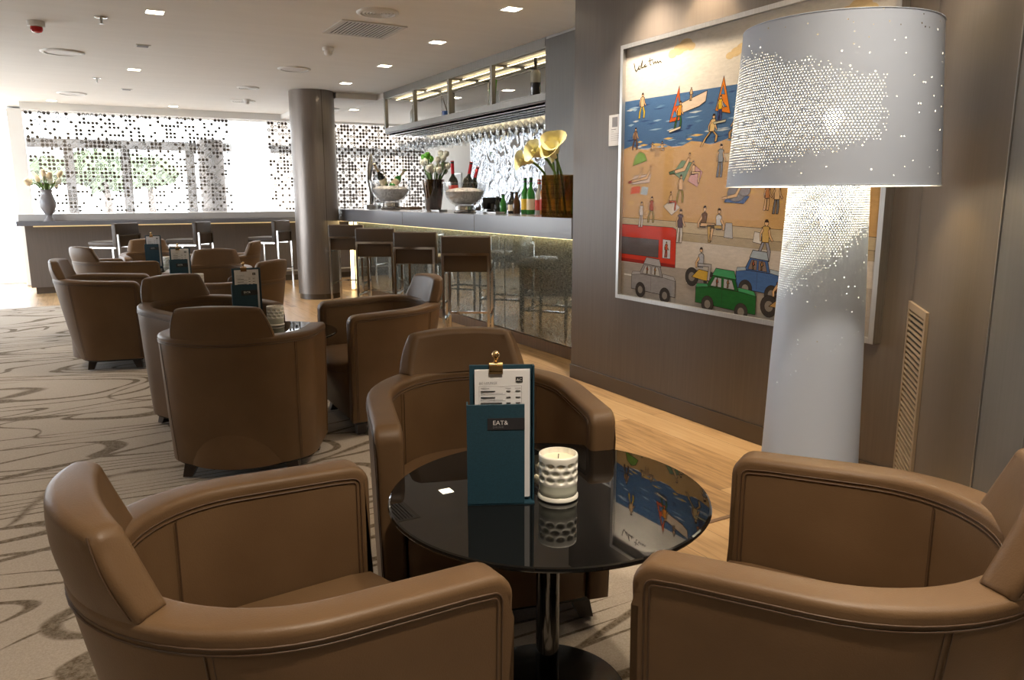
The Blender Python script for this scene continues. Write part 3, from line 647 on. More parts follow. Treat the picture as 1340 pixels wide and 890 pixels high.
row = [(3.50, 6.44, 0.032, 0.15, 'bottledark', 'inkdark', None, 'small dark bottle at the left end of the bottle row'),
 (3.48, 6.30, 0.033, 0.17, 'bottlegreen', 'inkdark', None, 'small green bottle second from the left in the bottle row'),
 (3.50, 6.17, 0.036, 0.19, 'bottledark', 'inkdark', 'labelcream', 'short dark bottle with cream label in the bottle row'),
 (3.48, 6.05, 0.036, 0.19, 'bottlebrown', 'inkdark', None, 'short brown bottle in the bottle row, left of the green one'),
 (3.50, 5.93, 0.036, 0.31, 'bottlegreen', 'inkdark', 'labelyellow', 'tall bright green bottle with yellow label in the bottle row'),
 (3.48, 5.80, 0.037, 0.31, 'bottlegreen', 'inkdark', 'labelcream', 'tall green bottle with cream label in the bottle row'),
 (3.50, 5.69, 0.037, 0.29, 'bottleclear', 'labelred', 'labelred', 'clear bottle with red label in the bottle row'),
 (3.48, 5.58, 0.038, 0.31, 'bottleamber', 'inkdark', 'labelred', 'amber bottle with red label in the bottle row'),
 (3.50, 5.50, 0.038, 0.26, 'bottleclear', 'goldfoil', 'labelcream', 'shorter pale bottle with cream label in the bottle row'),
 (3.48, 5.39, 0.036, 0.31, 'bottlebrown', 'inkdark', 'labelyellow', 'tall brown bottle with yellow label in the bottle row'),
 (3.50, 5.28, 0.037, 0.31, 'bottlebrown', 'labelred', 'labelcream', 'tall brown bottle with cream label, beside the amber vase'),
 (3.48, 5.20, 0.037, 0.28, 'bottleamber', 'inkdark', 'labelcream', 'amber bottle partly behind the amber crystal vase')]
for x, y, r, h, g, c, l, lab in row: bottle('spirit_bottle', lab, (x, y, BZ), r, h, M[g], M[c], M[l] if l else None, 'spirit bottles in a row on the bar')
def lily_vase():
    t = thing('crystal_vase', 'amber faceted crystal vase of yellow calla lilies at the near end of the bar', 'vase', (3.145, 4.80, BZ), R(8))
    b = NB(); n = 9
    for side in range(4):
        rot = Matrix.Rotation(side*pi/2, 3, 'Z')
        for i in range(6):
            for j in range(n):
                x0 = -0.105+i*0.035; z0 = j*0.034; c = rot @ Vector((x0+0.0175, -0.117, z0+0.017))
                q = [rot @ Vector(p) for p in ((x0, -0.105, z0), (x0+0.035, -0.105, z0), (x0+0.035, -0.105, z0+0.034), (x0, -0.105, z0+0.034))]
                cv = b.verts.new(c); qv = [b.verts.new(p) for p in q]
                for k in range(4): b.faces.new((qv[k], qv[(k+1) % 4], cv))
    bmesh.ops.remove_doubles(b, verts=b.verts, dist=0.0005)
    quad(b, [(-0.105, -0.105, 0.001), (0.105, -0.105, 0.001), (0.105, 0.105, 0.001), (-0.105, 0.105, 0.001)])
    obj('vessel', b, M['amber'], t, 0)
    stems = [((-0.06, -0.02, 0.02), (-0.09, -0.03, 0.32), (-0.16, 0.02, 0.44), (-1, 0.1, 0.35)), ((-0.02, 0.02, 0.02), (-0.04, 0.0, 0.32), (-0.07, -0.02, 0.47), (-0.7, -0.4, 0.6)), ((0.0, 0.05, 0.02), (-0.02, 0.06, 0.32), (-0.02, 0.08, 0.40), (0.2, 0.3, 1)),
             ((0.07, -0.04, 0.02), (0.09, -0.05, 0.30), (0.115, -0.07, 0.44), (0.1, -0.1, 1)), ((-0.05, 0.06, 0.02), (-0.09, 0.09, 0.32), (-0.19, 0.12, 0.40), (-1, 0.3, 0.15)), ((-0.01, -0.06, 0.02), (-0.05, -0.05, 0.32), (-0.11, -0.05, 0.43), (-0.8, -0.2, 0.5))]
    for k, (a, m_, c, d) in enumerate(stems):
        b = NB(); tube(b, [a, Vector(a).lerp(Vector(m_), 0.5), m_, Vector(m_).lerp(Vector(c), 0.6)+Vector((0, 0, 0.012)), c], 0.0095, 8); obj('stem', b, M['stem'], t, 70)
        q = Vector(d).to_track_quat('Z', 'Y').to_matrix(); s = (1.25, 1.35, 0.7, 0.85, 1.1, 1.1)[k]
        b = NB(); lathe(b, [(0.010*s, -0.01), (0.022*s, 0.03*s), (0.030*s, 0.06*s), (0.048*s, 0.085*s), (0.066*s, 0.098*s)], 20, c=c, ax=q, cap1=False, func=lambda r, z, a_: r*(1+0.18*max(0, cos(a_)))*(1+(0.1*sin(3*a_) if z > 0.06 else 0)))
        tube(b, [Vector(c), Vector(c)+q @ Vector((0, 0, 0.085*s))], 0.006*s, 6); obj('blossom', b, M['lily'], t, 70)
lily_vase()
for k, (x, y, w, h, lab) in enumerate([(3.62, 9.85, 0.11, 0.075, 'small steel caddy on the bar between the tap and the ice bowl'), (3.66, 9.0, 0.16, 0.03, 'flat wooden tray lying on the bar behind the first ice bowl'), (3.30, 7.35, 0.10, 0.02, 'small steel tray lying on the bar beside the smoked-glass vase'), (3.3, 6.12, 0.09, 0.018, 'flat silver coaster stack on the bar before the bottle row')]):
    b = NB(); box(b, (-w/2, -w, 0), (w/2, w, h), bev=0.006); box(b, (-w/2-0.006, -w-0.006, h-0.004), (w/2+0.006, w+0.006, h), bev=0.0015)
    o = obj(('caddy', 'tray', 'tray', 'coaster')[k], b, (M['steel'], M['brownwood'], M['steel'], M['steel'])[k], loc=(x, y, BZ)); tag(o, lab, ('caddy', 'tray', 'tray', 'coaster')[k])

# ------------------------------------------------------------------ far counter
fc = thing('far_counter', 'long taupe counter under the dotted blinds at the far end', 'counter', (0, 0, 0))
b = NB(); box(b, (-0.68, 11.92, 0.925), (6.2, 12.32, 0.985), bev=0.004); obj('countertop', b, M['counter'], fc, 0)
b = NB(); box(b, (-0.66, 12.10, 0.986), (6.2, 12.55, 1.075), bev=0.004); obj('upstand', b, M['counterlight'], fc, 0)
b = NB(); box(b, (-0.60, 12.14, 0.09), (6.2, 12.5, 0.924)); obj('front_panel', b, M['panel'], fc, 0)
b = NB(); box(b, (-0.55, 12.18, 0.0), (6.2, 12.5, 0.089)); obj('plinth', b, M['skirt'], fc, 0)
b = NB(); box(b, (-0.5, 12.10, 0.905), (6.1, 12.13, 0.923)); obj('led_strip', b, mat('dim_led', (1, 0.8, 0.5), emit=(1, 0.72, 0.35), estr=0.35), fc, 0)
b = NB(); tube(b, [(-0.25, 12.14, 0.17), (-0.25, 12.0, 0.17), (5.5, 12.0, 0.17), (5.5, 12.14, 0.17)], 0.012, 8)
for x in (1.0, 2.2, 3.4): tube(b, [(x, 12.0, 0.17), (x, 12.14, 0.17)], 0.01, 8)
obj('foot_rail', b, M['steel'], fc)
def counter_vase():
    t = thing('flower_vase', 'grey urn-shaped vase of cream tulips on the left end of the far counter', 'vase', (-0.30, 12.005, 0.985))
    b = NB(); lathe(b, [(0.075, 0), (0.07, 0.012), (0.035, 0.05), (0.03, 0.075), (0.06, 0.11), (0.098, 0.19), (0.10, 0.25), (0.075, 0.33), (0.062, 0.37), (0.078, 0.41), (0.07, 0.41), (0.05, 0.37)], 32); obj('vessel', b, M['vasegrey'], t)
    rnd = random.Random(9)
    b = NB(); fl = []
    for k in range(13):
        a = 2*pi*k/13+rnd.uniform(-0.2, 0.2); r = rnd.uniform(0.06, 0.26); p = Vector((r*cos(a), r*sin(a), rnd.uniform(0.50, 0.64)-r*0.25)); tube(b, [(0.03*cos(a), 0.03*sin(a), 0.36), (p.x*0.55, p.y*0.55, 0.48), p], 0.006, 6); fl.append(p)
        c = Vector((0.03*cos(a+.3), 0.03*sin(a+.3), 0.38)); e = Vector((0.22*cos(a+.3), 0.22*sin(a+.3), 0.47+0.06*rnd.random())); w = Vector((-sin(a+.3), cos(a+.3), 0))*0.022; m_ = c.lerp(e, 0.5)+Vector((0, 0, 0.05))
        quad(b, [c, m_+w, e, m_-w])
    obj('stem', b, M['stem'], t)
    for k, p in enumerate(fl):
        b = NB(); q = Vector((p.x*2, p.y*2, 0.5)).to_track_quat('Z', 'Y').to_matrix(); lathe(b, [(0.008, -0.015), (0.030, 0.01), (0.036, 0.045), (0.022, 0.085)], 10, c=p, ax=q); obj('flower', b, M['tulip'] if k % 3 else M['whitepetal'], t)
counter_vase()

# ------------------------------------------------------------------ armchair
def plan(w, B, fr, y0, ns=6, na=28, rc=0.0):
    ys_ = [fr-rc*(1-cos(pi/2*k/6)) for k in range(6)] if rc else []
    y1 = fr-rc
    ys_ += [y1+(y0-y1)*i/ns for i in range(ns)]
    pts = [(w, y) for y in ys_]
    for i in range(na+1):
        a = pi*i/na; pts.append((w*cos(a), y0-B*sin(a)))
    return pts+[(-w, y) for y in reversed(ys_)]
FR, Y0, HF, HB, BK, RC = 0.271, -0.02, 0.664, 0.690, 0.340, 0.045
def rail_z(y): return HF+(HB-HF)*min(1, max(0, (FR-y)/(FR+0.32)))
def top_z(y):
    z = rail_z(y); d = y-(FR-RC)
    return z if d <= 0 else z-RC+math.sqrt(max(0, RC*RC-d*d))
def outer(z, rc=RC):
    k = (z-0.085)/(HB-0.085); k = min(1, max(0, k)); k = k**0.85
    return plan(0.331+0.016*k, 0.215+(BK-0.215)*k, FR, Y0, rc=rc)
def make_armchair(label):
    t = thing('armchair', label, 'armchair', group='brown leather tub armchairs')
    b = NB(); zs = [0.085, 0.25, 0.42, 0.58]; inn = plan(0.347-0.078, BK-0.085, FR, Y0, rc=RC); n = len(inn)
    sec = []; po = [outer(z) for z in zs]; top = outer(0.69)
    for i in range(n):
        zt = top_z(top[i][1])
        ring = [b.verts.new((po[k][i][0], po[k][i][1], zs[k])) for k in range(len(zs))]
        ring.append(b.verts.new((top[i][0], top[i][1], zt))); ring.append(b.verts.new((inn[i][0], inn[i][1], zt-0.001)))
        ring.append(b.verts.new((inn[i][0], inn[i][1], 0.40))); ring.append(b.verts.new((inn[i][0], inn[i][1], 0.085)))
        sec.append(ring)
    m = len(sec[0])
    for i in range(n-1):
        for k in range(m): b.faces.new((sec[i][k], sec[i+1][k], sec[i+1][(k+1) % m], sec[i][(k+1) % m]))
    b.faces.new(list(reversed(sec[0]))); b.faces.new(sec[-1])
    be = []; q = len(zs)
    for S in (sec[0], sec[-1]):
        for k in list(range(q))+[q+1, q+2]: be.append(b.edges.get((S[k], S[k+1])))
    for i in range(n-1):
        for k in (q, q+1): be.append(b.edges.get((sec[i][k], sec[i+1][k])))
    bmesh.ops.recalc_face_normals(b, faces=b.faces)
    bmesh.ops.bevel(b, geom=list(set(be)), offset=0.015, segments=4, profile=0.5, affect='EDGES')
    obj('shell', b, M['leather'], t, 50)
    # twin piping round the rail, outside and inside, and down the arm fronts
    b = NB()
    for dz in (0.026, 0.035):
        R0 = RC-dz
        def loop(xf, curve, zlow):
            """piping path in the face x = xf(z): up the arm front, round its top corner and along the rail"""
            pth = []
            for s in (1, -1):
                side = [(s*xf(z), FR-dz, z) for z in zlow]
                for k in range(6):
                    a = pi/2*k/5; side.append((s*xf(HF), FR-RC+R0*cos(a), HF-RC+R0*sin(a)))
                pth.append(side)
            mid = [(x, y, rail_z(y)-dz) for x, y in curve if y < FR-RC-0.01]
            return pth[0]+mid+list(reversed(pth[1]))
        ox = lambda z: outer(z)[0][0]+0.0004
        tube(b, loop(ox, [(x*1.0012, y if y > Y0 else Y0+(y-Y0)*1.0015) for x, y in outer(0.66)], (0.10, 0.25, 0.42, 0.56)), 0.0020, 6)
        ix = lambda z: 0.347-0.078-0.0004
        tube(b, loop(ix, inn, (0.39, 0.5, 0.58)), 0.0020, 6)
    na0 = 12
    for s in (1, -1):   # vertical seams inside and out
        i = na0+5 if s > 0 else n-1-na0-5
        for e in (0, 0.010):
            tube(b, [(inn[i][0]-s*e, inn[i][1]-e*0.3, 0.40), (inn[i][0]-s*e, inn[i][1]-e*0.3, 0.645)], 0.0013, 5)
            tube(b, [(outer(z)[i][0]-s*e*0.5, outer(z)[i][1]-e, z) for z in (0.09, 0.25, 0.42, 0.58, 0.65)], 0.0013, 5)
    obj('piping', b, M['piping'], t, 70)
    # seat cushion
    b = NB(); lv = [(0.085, 0.262), (0.20, 0.290), (0.29, 0.325), (0.335, 0.343), (0.365, 0.340), (0.388, 0.318), (0.402, 0.280), (0.407, 0.22)]
    rings = []
    def bulge(x, fy): return fy-max(0, fy-0.268)*0.8*abs(x/0.264)**3.0-0.01*abs(x/0.264)**6
    for z, fy in lv:
        pl = plan(0.347-0.083, BK-0.088, bulge(0.264, fy), Y0, 6, 20)
        fx = [(-0.264+0.528*i/16, bulge(-0.264+0.528*i/16, fy)) for i in range(1, 16)]
        rings.append([b.verts.new((x, y, z)) for x, y in pl+fx])
    L = len(rings[0])
    for i in range(len(rings)-1):
        for k in range(L): b.faces.new((rings[i][k], rings[i][(k+1) % L], rings[i+1][(k+1) % L], rings[i+1][k]))
    b.faces.new(rings[-1]); b.faces.new(list(reversed(rings[0])))
    se = obj('seat', b, M['leather'], t, 60)
    b = NB(); tube(b, [(x, bulge(x, 0.3445), 0.345) for x in (-0.25, -0.2, -0.13, 0, 0.13, 0.2, 0.25)], 0.0022, 5); obj('seam', b, M['piping'], se, 70)
    # headrest pad on the back of the rail
    b = NB(); nu, nv = 20, 8; secs = []
    def pt(u, v, inner):
        A = R(41.5-10.5*v); a = A*u; zt = 0.816+0.010*(1-u*u); z = (HB-0.006)+(zt-HB+0.006)*v
        thick = (0.058+0.026*(1-u*u))-0.012*v
        off = -0.004+0.014*v+0.008*sin(pi*v)-(thick+0.008*sin(pi*v) if inner else 0)
        return ((0.347+off)*sin(a), Y0-(BK+off)*cos(a), z)
    for i in range(nu+1):
        u = -1+2*i/nu
        secs.append([b.verts.new(pt(u, k/nv, False)) for k in range(nv+1)]+[b.verts.new(pt(u, k/nv, True)) for k in range(nv, -1, -1)])
    m = len(secs[0])
    for i in range(nu):
        for k in range(m): b.faces.new((secs[i][k], secs[i+1][k], secs[i+1][(k+1) % m], secs[i][(k+1) % m]))
    b.faces.new(list(reversed(secs[0]))); b.faces.new(secs[-1])
    be = [e for e in b.edges if any(len(f.verts) == m for f in e.link_faces)]
    for i in range(nu):
        for k in (nv, nv+1): be.append(b.edges.get((secs[i][k], secs[i+1][k])))
    bmesh.ops.recalc_face_normals(b, faces=b.faces)
    bmesh.ops.bevel(b, geom=list(set(be)), offset=0.016, segments=5, profile=0.5, affect='EDGES')
    hr = obj('headrest', b, M['leather'], t, 50)
    for s in (1, -1):
        b = NB(); pth = []
        for k in range(8):
            p = Vector(pt(s*0.93, 0.05+0.90*k/7, False)); o_ = Vector((p.x, p.y-Y0, 0)).normalized()*0.0004; pth.append(p+o_)
        tube(b, pth, 0.0014, 5); obj('stitching', b, M['piping'], hr, 70)
    b = NB(); pl = plan(0.318, 0.195, 0.25, Y0, 3, 20); prism(b, pl, 0.072, 0.0855); obj('base_frame', b, M['black'], t, 0)
    for sx, y in ((1, 0.20), (-1, 0.20), (1, -0.10), (-1, -0.10)):
        b = NB(); a = 0.255*sx if y > 0 else 0.225*sx; rs = []
        for w, ox_, oy, z in ((0.030, 0, 0, 0.0725), (0.021, 0.020*sx, 0.018*(1 if y > 0 else -1), 0.0085)):
            rs.append([b.verts.new((a+ox_+p*w, y+oy+q_*w, z)) for p, q_ in ((-1, -1), (1, -1), (1, 1), (-1, 1))])
        for k in range(4): b.faces.new((rs[0][k], rs[0][(k+1) % 4], rs[1][(k+1) % 4], rs[1][k]))
        b.faces.new(rs[0]); b.faces.new(list(reversed(rs[1])))
        obj('leg', b, M['darkwood'], t, 0)
    return t
chairs = [
 (0.287, 1.34, -86.5, 'brown leather armchair at lower left, nearest the camera, facing the front table'),
 (1.205, 0.881, 29, 'brown leather armchair at lower right, cut by the frame, in front of the white lamp'),
 (1.044, 2.045, 165, 'brown leather armchair directly behind the front table, facing the camera'),
 (0.621, 3.658, -25.3, 'brown leather armchair seen from behind, near side of the second table'),
 (1.470, 4.150, 88.6, 'brown leather armchair right of the second table, side on, facing left'),
 (0.605, 4.655, 206, 'brown leather armchair facing the camera on the far side of the second table'),
 (0.165, 6.640, -101, 'brown leather armchair at far left with its side to the camera, on open carpet'),
 (0.290, 8.460, -62, 'brown leather armchair behind the leftmost side-on one, facing right to the farthest table'),
 (0.719, 9.211, 187, 'farthest brown leather armchair, mostly hidden behind the farthest menu holder'),
 (0.977, 7.019, 163, 'brown leather armchair facing the camera beyond the third table'),
 (1.350, 8.560, 66, 'brown leather armchair of which only a headrest edge shows, right of the farthest table'),
 (1.010, 5.980, 46, 'brown leather armchair seen from behind, right of the third table, before the column')]
c0 = make_armchair(chairs[0][3])
for i, (x, y, a, lab) in enumerate(chairs):
    if i == 0: o = c0
    else: o = dup(c0, label=lab)
    o.location = (x, y, 0.008 if x < 1.9 else 0); o.rotation_euler = (0, 0, R(a))

# ------------------------------------------------------------------ low tables with menus and candles
def make_table(loc, label):
    t = thing('round_table', label, 'table', loc, group='round black glass tables')
    b = NB(); lathe(b, [(0.386, 0.536), (0.393, 0.539), (0.395, 0.543), (0.393, 0.548), (0.389, 0.55)], 96); obj('tabletop', b, M['blackglass'], t, 12)
    b = NB(); lathe(b, [(0.11, 0.522), (0.11, 0.536)], 32); obj('mount_plate', b, M['black'], t)
    b = NB(); lathe(b, [(0.030, 0.012), (0.030, 0.522)], 32); obj('pole', b, M['darkchrome'], t)
    b = NB(); lathe(b, [(0.205, 0.0), (0.205, 0.008), (0.195, 0.012)], 64); obj('base', b, M['black'], t)
    return t
TB = [(0.960, 1.512), (0.835, 4.225), (0.79, 6.42), (0.83, 8.80)]
tl = ['round black glass table in the foreground between three armchairs', 'round black glass table second from the camera, mostly behind an armchair back', 'round black glass table third from the camera, hidden behind armchairs', 'farthest round black glass table, before the far counter']
t0 = make_table((*TB[0], 0.008), tl[0])
for i in range(1, 4): dup(t0, loc=(*TB[i], 0.008), label=tl[i])
def make_menu(loc, rz, label):
    t = thing('menu_holder', label, 'menu holder', loc, rz, 'navy menu holders')
    b = NB(); box(b, (-0.072, 0.004, 0), (0.080, 0.008, 0.336), bev=0.001); box(b, (0.076, -0.010, 0), (0.080, 0.004, 0.336)); obj('back_board', b, M['navy'], t, 0)
    b = NB(); box(b, (-0.080, -0.024, 0), (0.056, -0.020, 0.247), bev=0.001); box(b, (-0.080, -0.020, 0), (-0.076, 0.008, 0.247)); box(b, (-0.080, -0.024, -0.0002), (0.080, 0.008, 0.003)); pk = obj('pocket', b, M['navy'], t, 0)
    b = NB()
    for k in range(4): box(b, (-0.060, -0.004-0.0012*k, 0.012), (0.070-0.001*k, -0.0033-0.0012*k, 0.327-0.0006*k))
    pp = obj('paper', b, M['paper'], t, 0)
    b = NB(); y = -0.0090; X = (1, 0, 0); Z = (0, 0, 1)
    text_mesh(b, 'AC LOUNGE', 0.0075, (-0.050, y, 0.293), X, Z, mi=0)
    def ln(x0, x1, z, h, mi): quad(b, [(x0, y, z), (x1, y, z), (x1, y, z+h), (x0, y, z+h)], mi)
    ln(-0.050, 0.050, 0.2875, 0.0006, 0); ln(-0.050, -0.0494, 0.245, 0.0425, 0); ln(0.0494, 0.050, 0.245, 0.0425, 0)
    for r_, z in enumerate((0.274, 0.259, 0.2455)):
        ln(-0.046, (-0.012, -0.012, 0.004)[r_], z, 0.0024, 1); ln(0.014, 0.024, z, 0.0024, 1); ln(0.036, 0.047, z, 0.0024, 1)
        ln(-0.046, 0.006, z-0.0045, 0.0010, 0); ln(-0.046, 0.012, z-0.0072, 0.0008, 0)
    ln(-0.046, -0.026, 0.2815, 0.0014, 0); ln(0.012, 0.025, 0.2815, 0.0012, 0); ln(0.034, 0.048, 0.2815, 0.0012, 0)
    ln(0.036, 0.0525, 0.296, 0.0135, 1)
    obj('print', b, [M['ink'], M['inkdark']], pp, 0)
    b = NB(); text_mesh(b, 'AC', 0.0095, (0.0443, y-0.0004, 0.2992), X, Z, align='CENTER'); obj('logo', b, M['whiteink'], pp, 0)
    b = NB(); box(b, (-0.031, -0.0252, 0.186), (0.056, -0.0241, 0.2145)); obj('label', b, M['inkdark'], pk, 0)
    b = NB(); text_mesh(b, 'EAT&', 0.0150, (-0.019, -0.0256, 0.1985), X, Z, mi=0); text_mesh(b, 'DRINK', 0.0075, (-0.019, -0.0256, 0.1905), X, Z, mi=1, spacing=1.25); obj('lettering', b, [M['whiteink'], M['greylabel']], pk, 0)
    b = NB(); box(b, (-0.026, -0.013, 0.322), (0.006, 0.011, 0.3255), bev=0.001); box(b, (-0.026, -0.013, 0.318), (0.006, -0.011, 0.338)); box(b, (-0.026, 0.009, 0.318), (0.006, 0.011, 0.338))
    tube(b, [(-0.026, -0.001, 0.337), (0.006, -0.001, 0.337)], 0.006, 12)
    tube(b, [(-0.010, -0.001, 0.345), (-0.010, -0.004, 0.352), (-0.010, -0.006, 0.356)], [0.005, 0.0045, 0.005], 10)
    lathe(b, [(0.001, -0.010), (0.006, -0.008), (0.0095, -0.002), (0.0095, 0.002), (0.006, 0.008), (0.001, 0.010)], 16, c=(-0.010, -0.006, 0.362)); obj('clip', b, M['gold'], t, 60)
    return t
TZ = 0.5585
m0 = make_menu((0.832, 1.525, TZ), R(-26), 'navy menu holder with white sheet and brass clip on the front table')
dup(m0, (0.800, 4.440, TZ), R(-2), 'navy menu holder standing on the second table, above an armchair back')
dup(m0, (0.690, 6.560, TZ), R(-2), 'navy menu holder on the third table, between two armchair headrests')
dup(m0, (0.690, 8.920, TZ), R(-12), 'farthest navy menu holder, on the table nearest the far counter')
def make_candle(loc, label):
    t = thing('candle', label, 'candle', loc, 0, 'candles in white dimpled cups')
    def dim(r, z, a):
        if z < 0.046 or z >= 0.0985: return r
        j = (z-0.046)/0.0175; i = a/(2*pi)*11+(0.5 if int(j) % 2 else 0); fx = (i % 1)-0.5; fz = (j % 1)-0.5
        d = math.sqrt(fx*fx+fz*fz)
        return r-0.0050*max(0, 1-(d/0.43)**3)
    prof = [(0.044, 0.012), (0.0465, 0.015)]+[(0.0465, z) for z in (0.025, 0.040)]+[(0.0475, 0.0435+0.0015*k) for k in range(39)]+[(0.0475, 0.108), (0.0465, 0.112), (0.0435, 0.112), (0.043, 0.096)]
    b = NB(); lathe(b, prof, 128, func=dim, cap1=False)
    for f in b.faces:
        c = f.calc_center_median()
        if (c.z < 0.041 or (0.046 < c.z < 0.0985 and math.hypot(c.x, c.y) < 0.0475-0.0030)) and len(f.verts) == 4: f.material_index = 1
    cup = obj('cup', b, [M['ceramic'], M['pale']], t, 80)
    b = NB(); lathe(b, [(0.046, 0.0), (0.0495, 0.003), (0.0495, 0.009), (0.047, 0.012)], 48); obj('saucer', b, M['ceramic'], t)
    b = NB(); lathe(b, [(0.0433, 0.085), (0.0433, 0.098), (0.03, 0.0995), (0.004, 0.0985)], 32); wx = obj('wax', b, M['wax'], t)
    b = NB(); tube(b, [(0, 0, 0.098), (0.001, 0, 0.110)], 0.0011, 6); obj('wick', b, M['inkdark'], wx)
    return t
k0 = make_candle((0.966, 1.478, TZ), 'white dimpled candle cup beside the menu on the front table')
dup(k0, (0.950, 4.440, TZ), 0, 'white dimpled candle cup on the second table, beside its menu')
dup(k0, (0.830, 6.700, TZ), 0, 'white dimpled candle cup on the third table, behind an armchair headrest')
dup(k0, (0.815, 8.870, TZ), 0, 'white dimpled candle cup on the farthest table, between two menu holders')

# ------------------------------------------------------------------ bar stools
def make_stool(label):
    t = thing('bar_stool', label, 'bar stool', group='brown bar stools with chrome frames')
    b = NB(); box(b, (-0.205, -0.19, 0.665), (0.205, 0.225, 0.735), bev=0.022, seg=3); obj('seat', b, M['stool'], t, 50)
    b = NB(); box(b, (-0.21, -0.235, 0.665), (0.21, -0.165, 0.965), bev=0.016, seg=3); obj('backrest', b, M['stool'], t, 50)
    b = NB(); w = 0.022
    for x in (-0.19, 0.19): bar(b, (x, -0.20, 0.654), (x, 0.20, 0.654), w)
    bar(b, (-0.18, 0.19, 0.654), (0.18, 0.19, 0.654), w); bar(b, (-0.20, -0.248, 0.815), (0.20, -0.248, 0.815), w); obj('frame', b, M['chrome'], t, 0)
    for x in (-0.19, 0.19):
        b = NB(); bar(b, (x, -0.2485, 0.826), (x, -0.2485, 0.0), w); obj('leg', b, M['chrome'], t, 0)
        b = NB(); bar(b, (x, 0.19, 0.665), (x, 0.19, 0.0), w); obj('leg', b, M['chrome'], t, 0)
    b = NB()
    for x in (-0.19, 0.19): bar(b, (x, -0.24, 0.26), (x, 0.18, 0.26), 0.018)
    bar(b, (-0.18, 0.19, 0.26), (0.18, 0.19, 0.26), 0.018); obj('footrest', b, M['chrome'], t, 0)
    return t
st = [(2.930, 5.93, -32, 'brown bar stool nearest the camera at the glass-fronted bar'), (2.895, 6.87, -40, 'second brown bar stool along the glass-fronted bar from the near end'), (2.850, 7.92, -34, 'third brown bar stool along the bar, between its neighbours'), (2.905, 9.13, -31, 'farthest brown bar stool at the bar, in front of the column'),
      (0.41, 11.30, 46, 'left bar stool at the far counter, its seat lit pale by the window'), (1.33, 11.36, 56, 'middle bar stool at the far counter'), (2.40, 11.33, 48, 'right bar stool at the far counter, beside the column')]
s0 = make_stool(st[0][3])
for i, (x, y, a, lab) in enumerate(st):
    o = s0 if i == 0 else dup(s0, label=lab)
    o.location = (x, y, 0); o.rotation_euler = (0, 0, R(a))

# ------------------------------------------------------------------ floor lamp
def floor_lamp():
    LX, LY = 2.215, 1.745
    t = thing('floor_lamp', 'big white perforated floor lamp in front of the beach picture', 'floor lamp', (LX, LY, 0))
    toward = math.atan2(-LY, -LX)     # arc length zero faces the armchairs
    def sheet(prof, seg, m, name, uvz0):
        b = NB(); uvl = b.loops.layers.uv.new('UVMap'); rings = []
        for r, z in prof: rings.append([b.verts.new((r*cos(2*pi*k/seg+toward+pi), r*sin(2*pi*k/seg+toward+pi), z)) for k in range(seg)])
        for i in range(len(rings)-1):
            for k in range(seg):
                f = b.faces.new((rings[i][k], rings[i][(k+1) % seg], rings[i+1][(k+1) % seg], rings[i+1][k]))
                for lp, (ii, kk) in zip(f.loops, ((i, k), (i, k+1), (i+1, k+1), (i+1, k))):
                    lp[uvl].uv = ((2*pi*kk/seg-pi)*prof[ii][0]*1.0, prof[ii][1]-uvz0)
        return obj(name, b, m, t, 80)
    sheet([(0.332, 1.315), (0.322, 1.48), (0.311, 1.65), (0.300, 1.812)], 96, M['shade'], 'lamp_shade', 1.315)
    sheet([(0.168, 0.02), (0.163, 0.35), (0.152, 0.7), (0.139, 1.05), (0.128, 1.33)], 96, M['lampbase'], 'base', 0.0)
    b = NB(); lathe(b, [(0.170, 0), (0.170, 0.02)], 64); obj('foot', b, M['shadein'], t)  # foot and rims carry the same painted daylight blue
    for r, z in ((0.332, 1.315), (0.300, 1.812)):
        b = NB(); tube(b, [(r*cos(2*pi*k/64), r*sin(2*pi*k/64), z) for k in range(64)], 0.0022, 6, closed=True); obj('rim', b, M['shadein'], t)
    b = NB(); tube(b, [(0, 0, 0.02), (0, 0, 1.44)], 0.010, 8)
    for a in (0, 2*pi/3, 4*pi/3): tube(b, [(0, 0, 1.42), (0.323*cos(a), 0.323*sin(a), 1.46)], 0.004, 6)
    obj('stand', b, M['steel'], t)
    for z, en in ((1.53, 7.5), (1.22, 8.0)):
        b = NB(); off = Vector((cos(toward), sin(toward), 0))*0.045
        lathe(b, [(0.012, -0.05), (0.016, -0.03), (0.034, 0.0), (0.030, 0.022), (0.012, 0.034)], 16, c=(off.x, off.y, z)); obj('bulb', b, M['bulb'], t)
        l = bpy.data.lights.new('bulb_light', 'POINT'); l.energy = en; l.color = (1.0, 0.66, 0.28); l.shadow_soft_size = 0.05
        o = bpy.data.objects.new('bulb_light', l); COL.objects.link(o); o.parent = t; o.location = (off.x*0.1, off.y*0.1, z+0.06)
floor_lamp()

